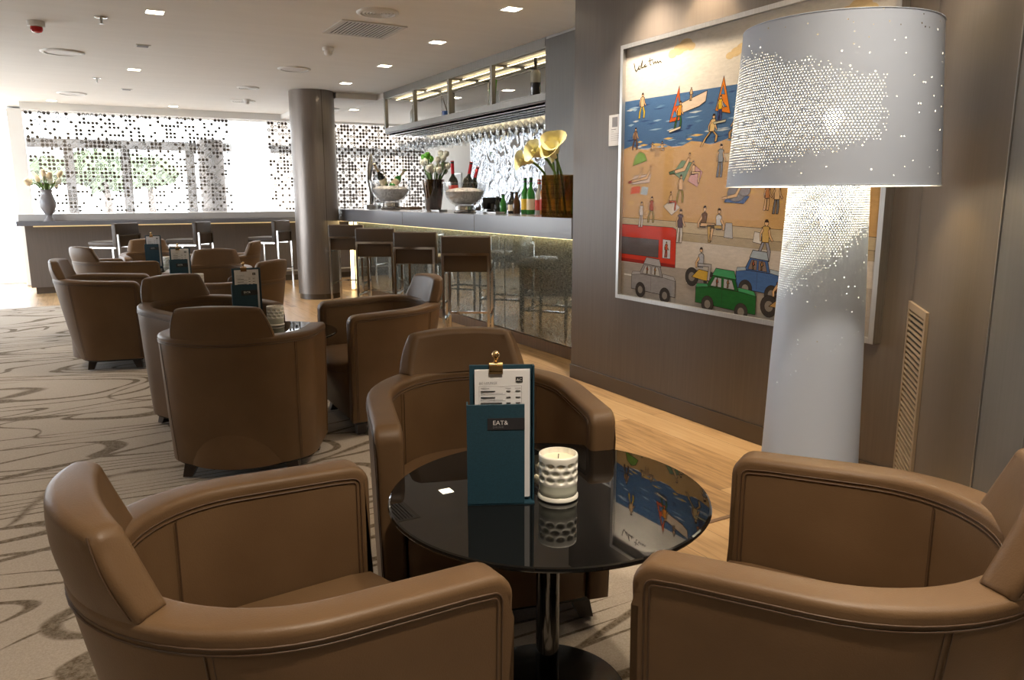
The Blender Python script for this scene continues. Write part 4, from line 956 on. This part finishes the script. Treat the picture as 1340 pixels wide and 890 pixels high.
# ------------------------------------------------------------------ picture on the right wall
def picture():
    t = thing('framed_picture', 'large silver-framed painting of a busy beach and street on the right wall', 'picture', (WX, 3.885, 0.648))
    W, Hh = 1.835, 1.53
    def P(u, v, k=0): return Vector((-0.030-k*0.00002, -u*W, v*Hh))
    b = NB(); layer = b.loops.layers.float_color.new('paint'); cnt = [0]
    def lin(c): return tuple((x/255/12.92 if x < 10.3 else ((x/255+0.055)/1.055)**2.4) for x in c)+(1,)
    def poly(pts, col, ol=None, w=0.0022):
        w *= 1.5
        cnt[0] += 1; k = cnt[0]; c = lin(col); vs_ = [b.verts.new(P(u, v, k)) for u, v in pts]
        try:
            f = b.faces.new(vs_)
            for lp in f.loops: lp[layer] = c
        except ValueError: pass
        if ol: line(pts+[pts[0]], ol, w)
    def line(pts, col, w=0.0022):
        cnt[0] += 1; c = lin(col)
        for (u0, v0), (u1, v1) in zip(pts[:-1], pts[1:]):
            d = Vector(((u1-u0)*W, (v1-v0)*Hh)); L = d.length
            if L < 1e-6: continue
            n = Vector((-d.y, d.x))/L*w/2; e = d/L*w*0.3
            q = [((u0*W-e.x+n.x)/W, (v0*Hh-e.y+n.y)/Hh), ((u0*W-e.x-n.x)/W, (v0*Hh-e.y-n.y)/Hh), ((u1*W+e.x-n.x)/W, (v1*Hh+e.y-n.y)/Hh), ((u1*W+e.x+n.x)/W, (v1*Hh+e.y+n.y)/Hh)]
            f = b.faces.new([b.verts.new(P(u, v, cnt[0])) for u, v in q])
            for lp in f.loops: lp[layer] = c
    def at(n): cnt[0] = n
    INK = (52, 40, 30); SK = (226, 186, 138)
    def ell(u, v, ru, rv, col, n=14, ol=None, w=0.002): poly([(u+ru*cos(2*pi*k/n), v+rv*sin(2*pi*k/n)) for k in range(n)], col, ol, w)
    x0, x1 = 0.012, 0.988
    poly([(x0, 0.785), (x1, 0.775), (x1, 0.985), (x0, 0.985)], (222, 217, 208))
    poly([(x0, 0.60), (x1, 0.59), (x1, 0.775), (x0, 0.787)], (76, 112, 156))
    rnd = random.Random(4)
    for k in range(90):
        at(2+k % 3)
        u = rnd.uniform(x0, 0.93); v = rnd.uniform(0.605, 0.765); L = rnd.uniform(0.02, 0.07); h = rnd.uniform(0.002, 0.005)
        poly([(u, v), (u+L*0.5, v-h), (min(u+L, x1), v+h*0.4), (u+L*0.5, v+h)], rnd.choice([(150, 182, 210), (58, 88, 136), (100, 138, 176), (196, 206, 210), (48, 74, 122)]))
    at(6)
    pts = [(x0, 0.33)]+[(x1, 0.29)]+[(x1-(x1-x0)*i/24, 0.602+0.010*sin(i*1.7)) for i in range(25)]
    poly(pts, (206, 166, 110))
    for k in range(26):
        at(7+k % 2)
        u = rnd.uniform(x0, 0.95); v = 0.600+rnd.uniform(0.0, 0.03); L = rnd.uniform(0.02, 0.06)
        poly([(u, v), (u+L*0.5, v-0.004), (min(u+L, x1), v), (u+L*0.5, v+0.004)], rnd.choice([(214, 216, 212), (120, 156, 190), (228, 190, 110)]))
    for k in range(40):
        at(7+k % 2)
        u = rnd.uniform(x0, 0.93); v = rnd.uniform(0.35, 0.57); L = rnd.uniform(0.02, 0.05); poly([(u, v), (u+L*.5, v-0.006), (min(u+L, x1), v), (u+L*0.5, v+0.006)], rnd.choice([(216, 178, 120), (198, 156, 100), (220, 180, 105)]))
    at(10)
    poly([(x0, 0.292), (x1, 0.262), (x1, 0.30), (x0, 0.332)], (196, 178, 146), INK, 0.0016)
    poly([(x0, 0.262), (x1, 0.232), (x1, 0.262), (x0, 0.292)], (178, 162, 134), INK, 0.0012)
    poly([(x0, 0.15), (x1, 0.155), (x1, 0.232), (x0, 0.262)], (206, 197, 186))
    poly([(x0, 0.015), (x1, 0.015), (x1, 0.155), (x0, 0.15)], (166, 158, 150))
    for u in (0.03, 0.34, 0.66, 0.86): poly([(u, 0.098), (u+0.045, 0.097), (u+0.045, 0.103), (u, 0.104)], (226, 224, 218))
    for cu, cv, s in ((0.51, 0.885, 1.0), (0.865, 0.92, 1.5), (0.28, 0.937, 1.3)):
        for dx_, dy_, r in ((-0.03, -0.008, 0.016), (-0.008, 0.0, 0.02), (0.014, 0.008, 0.022), (0.032, 0.0, 0.014)): ell(cu+dx_*s, cv+dy_*s, r*s, r*0.75*s, (222, 196, 150))
    # signature scrawl
    line([(0.055, 0.925), (0.062, 0.90), (0.068, 0.893), (0.076, 0.902), (0.082, 0.912), (0.078, 0.900), (0.086, 0.899), (0.098, 0.930), (0.094, 0.902), (0.104, 0.903), (0.112, 0.912), (0.110, 0.902), (0.120, 0.905)], (64, 56, 34), 0.0075)
    line([(0.134, 0.932), (0.136, 0.907), (0.142, 0.905)], (64, 56, 34), 0.006); line([(0.127, 0.921), (0.150, 0.923)], (64, 56, 34), 0.006)
    line([(0.150, 0.916), (0.153, 0.906), (0.160, 0.915), (0.164, 0.907), (0.172, 0.914), (0.174, 0.906), (0.184, 0.912), (0.190, 0.905)], (64, 56, 34), 0.006)
    def person(u, v, h, top=SK, low=SK, pose='stand', lean=0.0, flip=1, hair=(60, 42, 30), base=60):
        """little inked figure, feet at (u, v)"""
        at(base)
        a = Hh/W; s = h*a*flip
        def q(x, y): return (u+(x+lean*y)*s, v+y*h)
        if pose in ('stand', 'walk', 'run'):
            sp = {'stand': 0.06, 'walk': 0.13, 'run': 0.24}[pose]; kn = 0.0 if pose != 'run' else 0.12
            poly([q(-0.09, 0.47), q(-0.015, 0.47), q(-sp+0.02, 0.24), q(-sp-kn, 0.0), q(-sp-0.10-kn, 0.0), q(-sp-0.07, 0.24)], low, INK, 0.0022)
            poly([q(0.0, 0.47), q(0.085, 0.47), q(sp+0.05, 0.24+kn*.6), q(sp+0.02, 0.0+kn), q(sp-0.07, 0.0+kn), q(sp-0.05, 0.24+kn*.6)], low, INK, 0.0022)
            poly([q(-0.10, 0.45), q(0.10, 0.45), q(0.125, 0.80), q(0.05, 0.84), q(-0.05, 0.84), q(-0.125, 0.80)], top, INK, 0.0022)
            poly([q(0.11, 0.80), q(0.16, 0.62), q(0.24, 0.50), q(0.20, 0.47), q(0.11, 0.58), q(0.07, 0.72)], SK, INK, 0.0018)
            poly([q(-0.11, 0.80), q(-0.19, 0.64), q(-0.17, 0.48), q(-0.13, 0.48), q(-0.14, 0.63), q(-0.07, 0.73)], SK, INK, 0.0018)
            c = q(0.01, 0.915)
        elif pose == 'sit':
            poly([q(-0.12, 0.38), q(0.10, 0.38), q(0.12, 0.76), q(0.02, 0.82), q(-0.10, 0.76)], top, INK, 0.0022)
            poly([q(-0.12, 0.40), q(0.34, 0.42), q(0.30, 0.0), q(0.40, 0.0), q(0.46, 0.50), q(-0.10, 0.50)], low, INK, 0.0022)
            poly([q(-0.10, 0.72), q(-0.24, 0.50), q(-0.22, 0.36), q(-0.16, 0.36), q(-0.16, 0.50), q(-0.05, 0.62)], SK, INK, 0.0018)
            c = q(0.0, 0.91)
        else:
            poly([q(-0.5, 0.18), q(0.1, 0.30), q(0.45, 0.75), q(0.60, 0.70), q(0.25, 0.12), q(-0.45, 0.02)], top, INK, 0.0022)
            poly([q(-0.9, 0.10), q(-0.5, 0.18), q(-0.45, 0.02), q(-0.85, -0.02)], low, INK, 0.0022)
            c = q(0.55, 0.90)
        ell(c[0], c[1], 0.062*h*a, 0.078*h, SK, 12, INK, 0.002); 
        poly([(c[0]-0.062*h*a, c[1]+0.01*h), (c[0]+0.062*h*a, c[1]+0.01*h), (c[0]+0.04*h*a, c[1]+0.082*h), (c[0]-0.04*h*a, c[1]+0.082*h)], hair)
    at(40)
    # sea: boat, sails, bathers
    poly([(0.289, 0.748), (0.397, 0.777), (0.392, 0.742), (0.365, 0.728), (0.289, 0.712)], (228, 206, 184), INK)
    person(0.330, 0.752, 0.045)
    at(40); poly([(0.277, 0.81), (0.236, 0.685), (0.287, 0.69)], (214, 92, 34), INK); poly([(0.272, 0.775), (0.262, 0.74), (0.281, 0.742)], (84, 128, 176), INK, 0.0015); poly([(0.258, 0.725), (0.249, 0.70), (0.279, 0.703)], (84, 128, 176), INK, 0.0015)
    person(0.277, 0.662, 0.095, (224, 150, 40), (60, 110, 70), 'walk', 0.1); poly([(0.235, 0.655), (0.29, 0.667), (0.288, 0.659), (0.24, 0.648)], (226, 214, 190), INK, 0.0015)
    at(40); poly([(0.461, 0.815), (0.432, 0.705), (0.492, 0.690)], (222, 128, 30), INK); poly([(0.460, 0.785), (0.452, 0.757), (0.468, 0.755)], (84, 128, 176), INK, 0.0015); poly([(0.450, 0.745), (0.445, 0.72), (0.478, 0.712)], (84, 128, 176), INK, 0.0015)
    person(0.452, 0.670, 0.085, (232, 186, 40), (58, 78, 140), 'stand'); poly([(0.425, 0.667), (0.478, 0.672), (0.475, 0.664), (0.43, 0.660)], (196, 196, 170), INK, 0.0015)
    person(0.104, 0.714, 0.095, SK, (222, 190, 50), 'walk'); person(0.073, 0.597, 0.085, (140, 104, 80), (120, 88, 70), 'walk')
    person(0.418, 0.588, 0.108, (222, 190, 130), (206, 170, 110), 'run', 0.12, 1); person(0.512, 0.594, 0.108, SK, (190, 150, 100), 'run', -0.1, -1)
    person(0.160, 0.566, 0.055, SK, SK, 'sit'); person(0.207, 0.566, 0.055, SK, SK, 'sit', 0, -1)
    at(40)
    # sand: parasol, towels, sunbathers
    poly([(0.062, 0.535), (0.135, 0.552), (0.122, 0.578), (0.098, 0.588), (0.075, 0.573)], (124, 164, 58), INK); line([(0.098, 0.588), (0.112, 0.547)], INK, 0.0015); line([(0.098, 0.545), (0.105, 0.475)], INK, 0.002)
    at(40); poly([(0.058, 0.462), (0.150, 0.468), (0.158, 0.500), (0.070, 0.498)], (214, 190, 168), INK, 0.0016); person(0.085, 0.468, 0.06, SK, (170, 70, 50), 'lie'); person(0.128, 0.475, 0.058, SK, SK, 'lie')
    at(40); poly([(0.052, 0.425), (0.100, 0.428), (0.106, 0.455), (0.060, 0.453)], (214, 96, 56)); poly([(0.106, 0.424), (0.140, 0.42), (0.146, 0.450), (0.114, 0.454)], (176, 188, 196))
    at(40); poly([(0.262, 0.50), (0.312, 0.47), (0.345, 0.535), (0.300, 0.545)], (128, 156, 122), INK, 0.0016); person(0.300, 0.497, 0.075, SK, (90, 120, 90), 'lie')
    at(40); poly([(0.330, 0.47), (0.372, 0.448), (0.392, 0.50), (0.355, 0.528)], (206, 160, 156), INK, 0.0016); person(0.352, 0.462, 0.08, SK, SK, 'sit')
    person(0.463, 0.480, 0.113, (150, 156, 160), (130, 132, 136), 'stand'); at(40); poly([(0.474, 0.53), (0.52, 0.536), (0.52, 0.562), (0.474, 0.558)], (216, 196, 158), INK, 0.0016)
    at(40); poly([(0.484, 0.395), (0.560, 0.39), (0.580, 0.415), (0.50, 0.425)], (84, 108, 160), INK, 0.0016); ell(0.53, 0.425, 0.035, 0.028, (136, 132, 136), 14, INK); ell(0.56, 0.435, 0.022, 0.02, (150, 144, 148), 14, INK); person(0.520, 0.405, 0.06, SK, SK, 'lie')
    person(0.300, 0.393, 0.102, SK, (166, 150, 70), 'walk'); person(0.114, 0.296, 0.1, (214, 206, 196), (214, 206, 196)); person(0.165, 0.316, 0.1, (178, 84, 50), (166, 146, 90), 'walk')
    at(40); poly([(0.222, 0.378), (0.262, 0.345), (0.300, 0.375), (0.258, 0.405)], (220, 210, 196), INK, 0.0016); person(0.256, 0.364, 0.07, SK, (206, 96, 60), 'sit')
    person(0.304, 0.245, 0.125, (96, 76, 84), (216, 208, 200)); person(0.399, 0.259, 0.125, (110, 80, 56), SK, 'sit', 0.1); person(0.468, 0.254, 0.122, (206, 206, 206), (206, 170, 100), 'sit', 0, -1); at(40); poly([(0.49, 0.275), (0.525, 0.272), (0.52, 0.325), (0.495, 0.325)], (184, 184, 186), INK, 0.0016)
    person(0.645, 0.205, 0.136, (206, 170, 96), (156, 156, 166), 'walk'); at(40); poly([(0.60, 0.265), (0.63, 0.26), (0.632, 0.295), (0.605, 0.3)], (214, 208, 198), INK, 0.0016)
    person(0.643, 0.370, 0.085, (196, 130, 80), SK); person(0.676, 0.359, 0.1, SK, (120, 120, 126)); person(0.745, 0.25, 0.13, (120, 140, 160), (96, 90, 90)); person(0.84, 0.24, 0.13, (190, 120, 70), (120, 126, 150), 'walk'); person(0.80, 0.42, 0.09, SK, (70, 110, 150)); person(0.90, 0.50, 0.1, SK, (190, 60, 50), 'walk')
    # street: bus, cars, motorbikes
    def wheel(u, v, r): ell(u, v, r*Hh/W, r, (66, 60, 56), 18, INK); ell(u, v, r*0.5*Hh/W, r*0.5, (140, 132, 124), 12)
    at(30); poly([(x0, 0.155), (0.287, 0.150), (0.287, 0.292), (0.27, 0.300), (x0, 0.305)], (206, 58, 34), INK); poly([(x0, 0.185), (0.205, 0.182), (0.205, 0.250), (x0, 0.254)], (96, 88, 90), INK, 0.0016)
    poly([(0.225, 0.182), (0.262, 0.182), (0.262, 0.252), (0.225, 0.254)], (206, 206, 210), INK, 0.0016); person(0.243, 0.186, 0.06, (200, 80, 50), (200, 80, 50), base=45); at(40); poly([(x0, 0.155), (0.287, 0.150), (0.287, 0.162), (x0, 0.168)], (150, 36, 24))
    def car(u0, u1, v, body, roof, win, base=100):
        w = u1-u0; at(base)
        def q(x, y): return (u0+x*w, v+y)
        poly([q(0, 0.022), q(1, 0.012), q(1.0, 0.075), q(0.70, 0.085), q(0.20, 0.088), q(0.0, 0.080)], body, INK); poly([q(0.18, 0.086), q(0.72, 0.082), q(0.66, 0.125), q(0.30, 0.130)], body, INK); poly([q(0.28, 0.128), q(0.68, 0.122), q(0.64, 0.150), q(0.34, 0.154)], roof, INK)
        poly([q(0.26, 0.090), q(0.44, 0.088), q(0.44, 0.120), q(0.33, 0.122)], win, INK, 0.0014); poly([q(0.48, 0.088), q(0.66, 0.086), q(0.61, 0.118), q(0.48, 0.120)], win, INK, 0.0014)
        poly([q(0.0, 0.078), q(0.22, 0.085), q(0.20, 0.095), q(0.02, 0.092)], roof, INK, 0.0014); poly([q(0.72, 0.083), q(1.0, 0.074), q(0.96, 0.09), q(0.72, 0.096)], roof, INK, 0.0014); line([q(0.46, 0.025), q(0.46, 0.086)], INK, 0.0014)
        person(u0+0.37*w, v+0.090, 0.03, (196, 96, 60), SK, base=base+30); person(u0+0.55*w, v+0.090, 0.03, (206, 150, 90), SK, base=base+30)
        wheel(u0+0.22*w, v+0.022, 0.030); wheel(u0+0.78*w, v+0.014, 0.030)
    car(0.545, 0.715, 0.085, (72, 108, 164), (168, 182, 196), (140, 120, 110), 90); car(0.072, 0.292, 0.025, (150, 148, 150), (172, 170, 172), (190, 188, 186))
    at(150); wheel(0.365, 0.125, 0.034); wheel(0.445, 0.115, 0.034); poly([(0.365, 0.125), (0.395, 0.155), (0.435, 0.150), (0.445, 0.115), (0.41, 0.118)], (206, 170, 60), INK); person(0.402, 0.118, 0.118, (176, 176, 180), (176, 172, 170), 'sit', base=165)
    car(0.385, 0.625, 0.012, (34, 104, 44), (70, 160, 104), (176, 176, 180), 190); wheel(0.672, 0.060, 0.036); wheel(0.745, 0.055, 0.036); poly([(0.672, 0.060), (0.70, 0.085), (0.735, 0.08), (0.745, 0.055)], (190, 150, 90), INK); person(0.705, 0.05, 0.12, (150, 90, 60), (90, 96, 120), 'sit', base=270); car(0.775, 0.96, 0.02, (190, 160, 90), (206, 186, 130), (170, 170, 176))
    obj('painting', b, M['paint'], t, 0)
    b = NB(); box(b, (-0.0285, -W+0.008, 0.008), (-0.002, -0.008, Hh-0.008)); obj('backing', b, M['white'], t, 0)
    b = NB(); w = 0.024
    for a, c in (((-0.055, -w, 0), (-0.001, 0, Hh)), ((-0.055, -W, 0), (-0.001, -W+w, Hh)), ((-0.055, -W+w, 0), (-0.001, -w, w)), ((-0.055, -W+w, Hh-w), (-0.001, -w, Hh))): box(b, a, c)
    obj('frame', b, M['silver'], t, 0)
    b = NB(); box(b, (-0.050, -W+w, w), (-0.047, -w, Hh-w)); obj('glazing', b, thin_glass('picture_glass', refl=0.001, edge=0.008), t, 0)
picture()
t = thing('wall_label', 'small white caption card on the wall left of the beach picture', 'caption card', (WX, 3.985, 1.60))
b = NB(); box(b, (-0.006, -0.07, 0), (-0.0005, 0.07, 0.19), bev=0.001); obj('card', b, M['paper'], t, 0)
b = NB(); quad(b, [(-0.0064, 0.035, 0.115), (-0.0064, -0.02, 0.115), (-0.0064, -0.02, 0.175), (-0.0064, 0.035, 0.175)]); obj('photo', b, M['ink'], t, 0)
b = NB()
for k, (w, h) in enumerate(((0.05, 0.004), (0.03, 0.002), (0.09, 0.0015), (0.085, 0.0015), (0.09, 0.0015), (0.07, 0.0015))):
    z = 0.098-k*0.013; quad(b, [(-0.0064, 0.045, z), (-0.0064, 0.045-w, z), (-0.0064, 0.045-w, z+h), (-0.0064, 0.045, z+h)])
obj('print', b, M['ink'], t, 0)
# louvred vent on the diagonal wall
t = thing('wall_vent', 'tall narrow beige louvred vent on the wall right of the lamp', 'vent', (WX, 1.925, 0.10), math.atan2(-dy, -dx))
b = NB(); Lw = 0.36
for a, c in (((0.0, -0.012, 0), (0.03, -0.0005, 0.75)), ((Lw-0.03, -0.012, 0), (Lw, -0.0005, 0.75)), ((0.03, -0.012, 0), (Lw-0.03, -0.0005, 0.03)), ((0.03, -0.012, 0.72), (Lw-0.03, -0.0005, 0.75))): box(b, a, c)
obj('frame', b, M['vent'], t, 0)
b = NB(); box(b, (0.03, -0.002, 0.03), (Lw-0.03, -0.0006, 0.72)); obj('duct', b, M['void'], t, 0)
for k in range(30):
    b = NB(); z = 0.042+k*0.0228; box(b, (0.03, -0.011, z), (Lw-0.03, -0.003, z+0.009), rot=Matrix.Rotation(R(0), 3, 'X')); obj('slat', b, M['vent'], t, 0)

# ------------------------------------------------------------------ ceiling fittings
dl_mesh = {}
def make_downlight(label):
    t = thing('downlight', label, 'ceiling light', group='square ceiling downlights')
    b = NB(); w = 0.065
    for a, c in (((-w, -w, -0.004), (-w+0.008, w, -0.0005)), ((w-0.008, -w, -0.004), (w, w, -0.0005)), ((-w+0.008, -w, -0.004), (w-0.008, -w+0.008, -0.0005)), ((-w+0.008, w-0.008, -0.004), (w-0.008, w, -0.0005))): box(b, a, c)
    obj('frame', b, M['white'], t, 0)
    b = NB(); box(b, (-w+0.008, -w+0.008, -0.0025), (w-0.008, w-0.008, -0.0006)); obj('diffuser', b, M['diffuser'], t, 0)
    return t
def spot(name, loc, w, size=112, blend=1.0, col=(1.0, 0.84, 0.65), rad=0.05, aim=(0, 0, -1), parent=None):
    l = bpy.data.lights.get(name) or bpy.data.lights.new(name, 'SPOT'); l.energy = w; l.spot_size = R(size); l.spot_blend = blend; l.color = col; l.shadow_soft_size = rad
    o = bpy.data.objects.new(name, l); COL.objects.link(o); o.location = loc; o.rotation_euler = Vector(aim).to_track_quat('-Z', 'Y').to_euler()
    if parent: o.parent = parent
    return o
ang = 0.0
DL = [(0.63, 6.26, 'downlight above the third table, at the upper left of the ceiling'), (0.67, 9.06, 'downlight above the farthest table'), (-0.13, 12.4, 'downlight just before the far blinds, leftmost of the lit squares'), (1.38, 12.32, 'downlight just before the far blinds, left of the ceiling disc'),
      (2.81, 4.95, 'nearest downlight of the row along the bar'), (2.83, 6.27, 'second downlight of the row along the bar'), (2.85, 7.61, 'third downlight of the row along the bar'), (2.87, 8.95, 'fourth downlight of the row along the bar, beside the column top')]
d0 = make_downlight(DL[0][2])
for i, (x, y, lab) in enumerate(DL):
    o = d0 if i == 0 else dup(d0, label=lab); o.location = (x, y, CZ)
    spot('downlight_lamp', (0, 0, -0.02), DOWNLIGHT_W, parent=o)
for x, y in ((4.30, 9.0), (4.55, 8.1), (3.60, 10.9)):
    o = dup(d0, label='downlight in the lowered ceiling over the bar, seen past the rack', loc=(x, y, 2.515), group='downlights over the bar'); spot('downlight_lamp', (0, 0, -0.02), DOWNLIGHT_W, parent=o)
# unseen downlights added to light the front seats; several continue the visible rows
near = [(2.80, 3.62, 1.3), (0.65, 0.60, 2.0), (1.75, -0.40, 0.9), (1.75, 1.0, 0.5), (-1.50, 0.70, 1.0), (-1.50, 3.40, 1.2), (-1.50, 6.20, 1.0)]
for x, y, k in near:
    o = dup(d0, label='unseen square downlight added to light the seats in front', loc=(x, y, CZ), group='unseen downlights added for the front seats')
    spot(f'near_fill_{int(k*10)}', (0, 0, -0.02), NEAR_W*k, parent=o)
# narrow picture lights grazing the right wall
for x, y in ((2.86, 3.2), (2.86, 2.45)):
    o = dup(d0, label='square downlight close to the picture wall', loc=(x, y, CZ), group='downlights washing the picture'); spot('picture_lamp', (0, 0, -0.02), 16, 70, 0.5, (1.0, 0.72, 0.40), 0.02, (0.22, 0, -1), o)
o = dup(d0, label='square downlight close to the diagonal wall', loc=(2.62, 1.72, CZ), group='downlights washing the picture'); spot('picture_lamp', (0, 0, -0.02), 16, 70, 0.5, (1.0, 0.72, 0.40), 0.02, (0.1, -0.1, -1), o)
for x, y, lab in ((0.65, 7.65, 'unlit slot light in the ceiling between two lit squares'), (0.69, 10.72, 'farther unlit slot light in the ceiling')):
    t = thing('slot_light', lab, 'ceiling light', (x, y, CZ))
    b = NB(); box(b, (-0.06, -0.06, -0.006), (0.06, 0.06, -0.0005), bev=0.002); obj('frame', b, M['white'], t, 0)
    b = NB(); box(b, (-0.045, -0.045, -0.0072), (0.045, 0.045, -0.0062)); obj('opening', b, M['ink'], t, 0)
def disc(x, y, r, lab, kind):
    t = thing('ceiling_speaker' if kind else 'ceiling_disc', lab, 'speaker' if kind else 'air outlet', (x, y, CZ))
    b = NB(); lathe(b, [(r, -0.0005), (r, -0.006), (r*0.93, -0.014), (r*0.82, -0.014), (r*0.80, -0.004)], 48, cap0=False, cap1=False); obj('ring', b, M['white'], t, 60)
    if kind: b = NB(); lathe(b, [(r*0.80, -0.0075), (r*0.4, -0.0078), (0.01, -0.008)], 48); obj('mesh', b, M['grille'], t, 60)
    else:
        for k in range(4):
            b = NB(); q = r*(0.72-0.17*k); lathe(b, [(q, -0.006), (q*0.96, -0.013), (q*0.88, -0.013), (q*0.86, -0.004)], 40, cap0=False, cap1=(k == 3)); obj('cone_ring', b, M['white'], t, 60)
        b = NB(); lathe(b, [(r*0.79, -0.002), (0.01, -0.0021)], 40); obj('duct', b, M['grille'], t, 60)
disc(0.04, 8.31, 0.18, 'round white ceiling speaker at left, below the red beacon', 1); disc(0.11, 11.43, 0.17, 'round white ceiling speaker farther left near the blinds', 1)
disc(2.10, 8.23, 0.165, 'round white ceiling speaker left of the column top', 1); disc(2.02, 5.5, 0.15, 'round white ringed air outlet next to the square ceiling grille', 0)
disc(1.95, 9.85, 0.13, 'small round white ceiling disc before the far blinds', 0); disc(2.14, 11.21, 0.165, 'round white ceiling disc with detector hanging below it', 0); disc(3.25, 10.95, 0.15, 'round white ceiling disc right of the column, over the bar end', 1)
bpy.data.objects['ceiling_speaker.003'].location.z = 2.515 if 'ceiling_speaker.003' in bpy.data.objects else CZ
t = thing('air_grille', 'square slatted air grille in the ceiling, upper middle', 'air grille', (2.12, 6.09, CZ))
b = NB(); w = 0.26
for a, c in (((-w, -w, -0.008), (-w+0.03, w, -0.0005)), ((w-0.03, -w, -0.008), (w, w, -0.0005)), ((-w+0.03, -w, -0.008), (w-0.03, -w+0.03, -0.0005)), ((-w+0.03, w-0.03, -0.008), (w-0.03, w, -0.0005))): box(b, a, c)
obj('frame', b, M['grille'], t, 0)
b = NB(); box(b, (-w+0.03, -w+0.03, -0.0015), (w-0.03, w-0.03, -0.0006)); obj('duct', b, M['void'], t, 0)
for k in range(16):
    b = NB(); x = -w+0.045+k*0.0287; box(b, (x-0.007, -w+0.03, -0.0075), (x+0.007, w-0.03, -0.0035)); obj('slat', b, M['grille'], t, 0)
t = thing('fire_beacon', 'white ceiling beacon with a red lens at upper left', 'beacon', (-0.12, 7.01, CZ))
b = NB(); lathe(b, [(0.06, -0.0005), (0.06, -0.035), (0.055, -0.04)], 32); obj('base', b, M['white'], t)
b = NB(); lathe(b, [(0.042, -0.0405), (0.042, -0.06), (0.034, -0.076), (0.015, -0.082)], 32); obj('lens', b, M['red'], t)
for x, y, lab in ((0.30, 6.61, 'chrome ceiling sprinkler right of the red beacon'), (0.35, 9.88, 'farther chrome ceiling sprinkler, above the wide blind')):
    t = thing('sprinkler', lab, 'sprinkler', (x, y, CZ))
    b = NB(); lathe(b, [(0.045, -0.0005), (0.045, -0.005), (0.03, -0.010)], 24); obj('rosette', b, M['chrome'], t)
    b = NB(); lathe(b, [(0.010, -0.010), (0.010, -0.03), (0.006, -0.045), (0.018, -0.048), (0.018, -0.051)], 12); obj('head', b, M['steel'], t)
for x, y, z, lab in ((2.08, 6.95, CZ, 'white smoke detector below the square ceiling grille'), (2.15, 11.0, CZ, 'white smoke detector before the far blinds')):
    t = thing('smoke_detector', lab, 'smoke detector', (x, y, z))
    b = NB(); lathe(b, [(0.05, -0.0005), (0.05, -0.02), (0.045, -0.03)], 28); obj('base', b, M['white'], t)
    b = NB(); lathe(b, [(0.036, -0.0305), (0.036, -0.055), (0.024, -0.068), (0.01, -0.07)], 24); obj('sensor', b, M['white'], t)
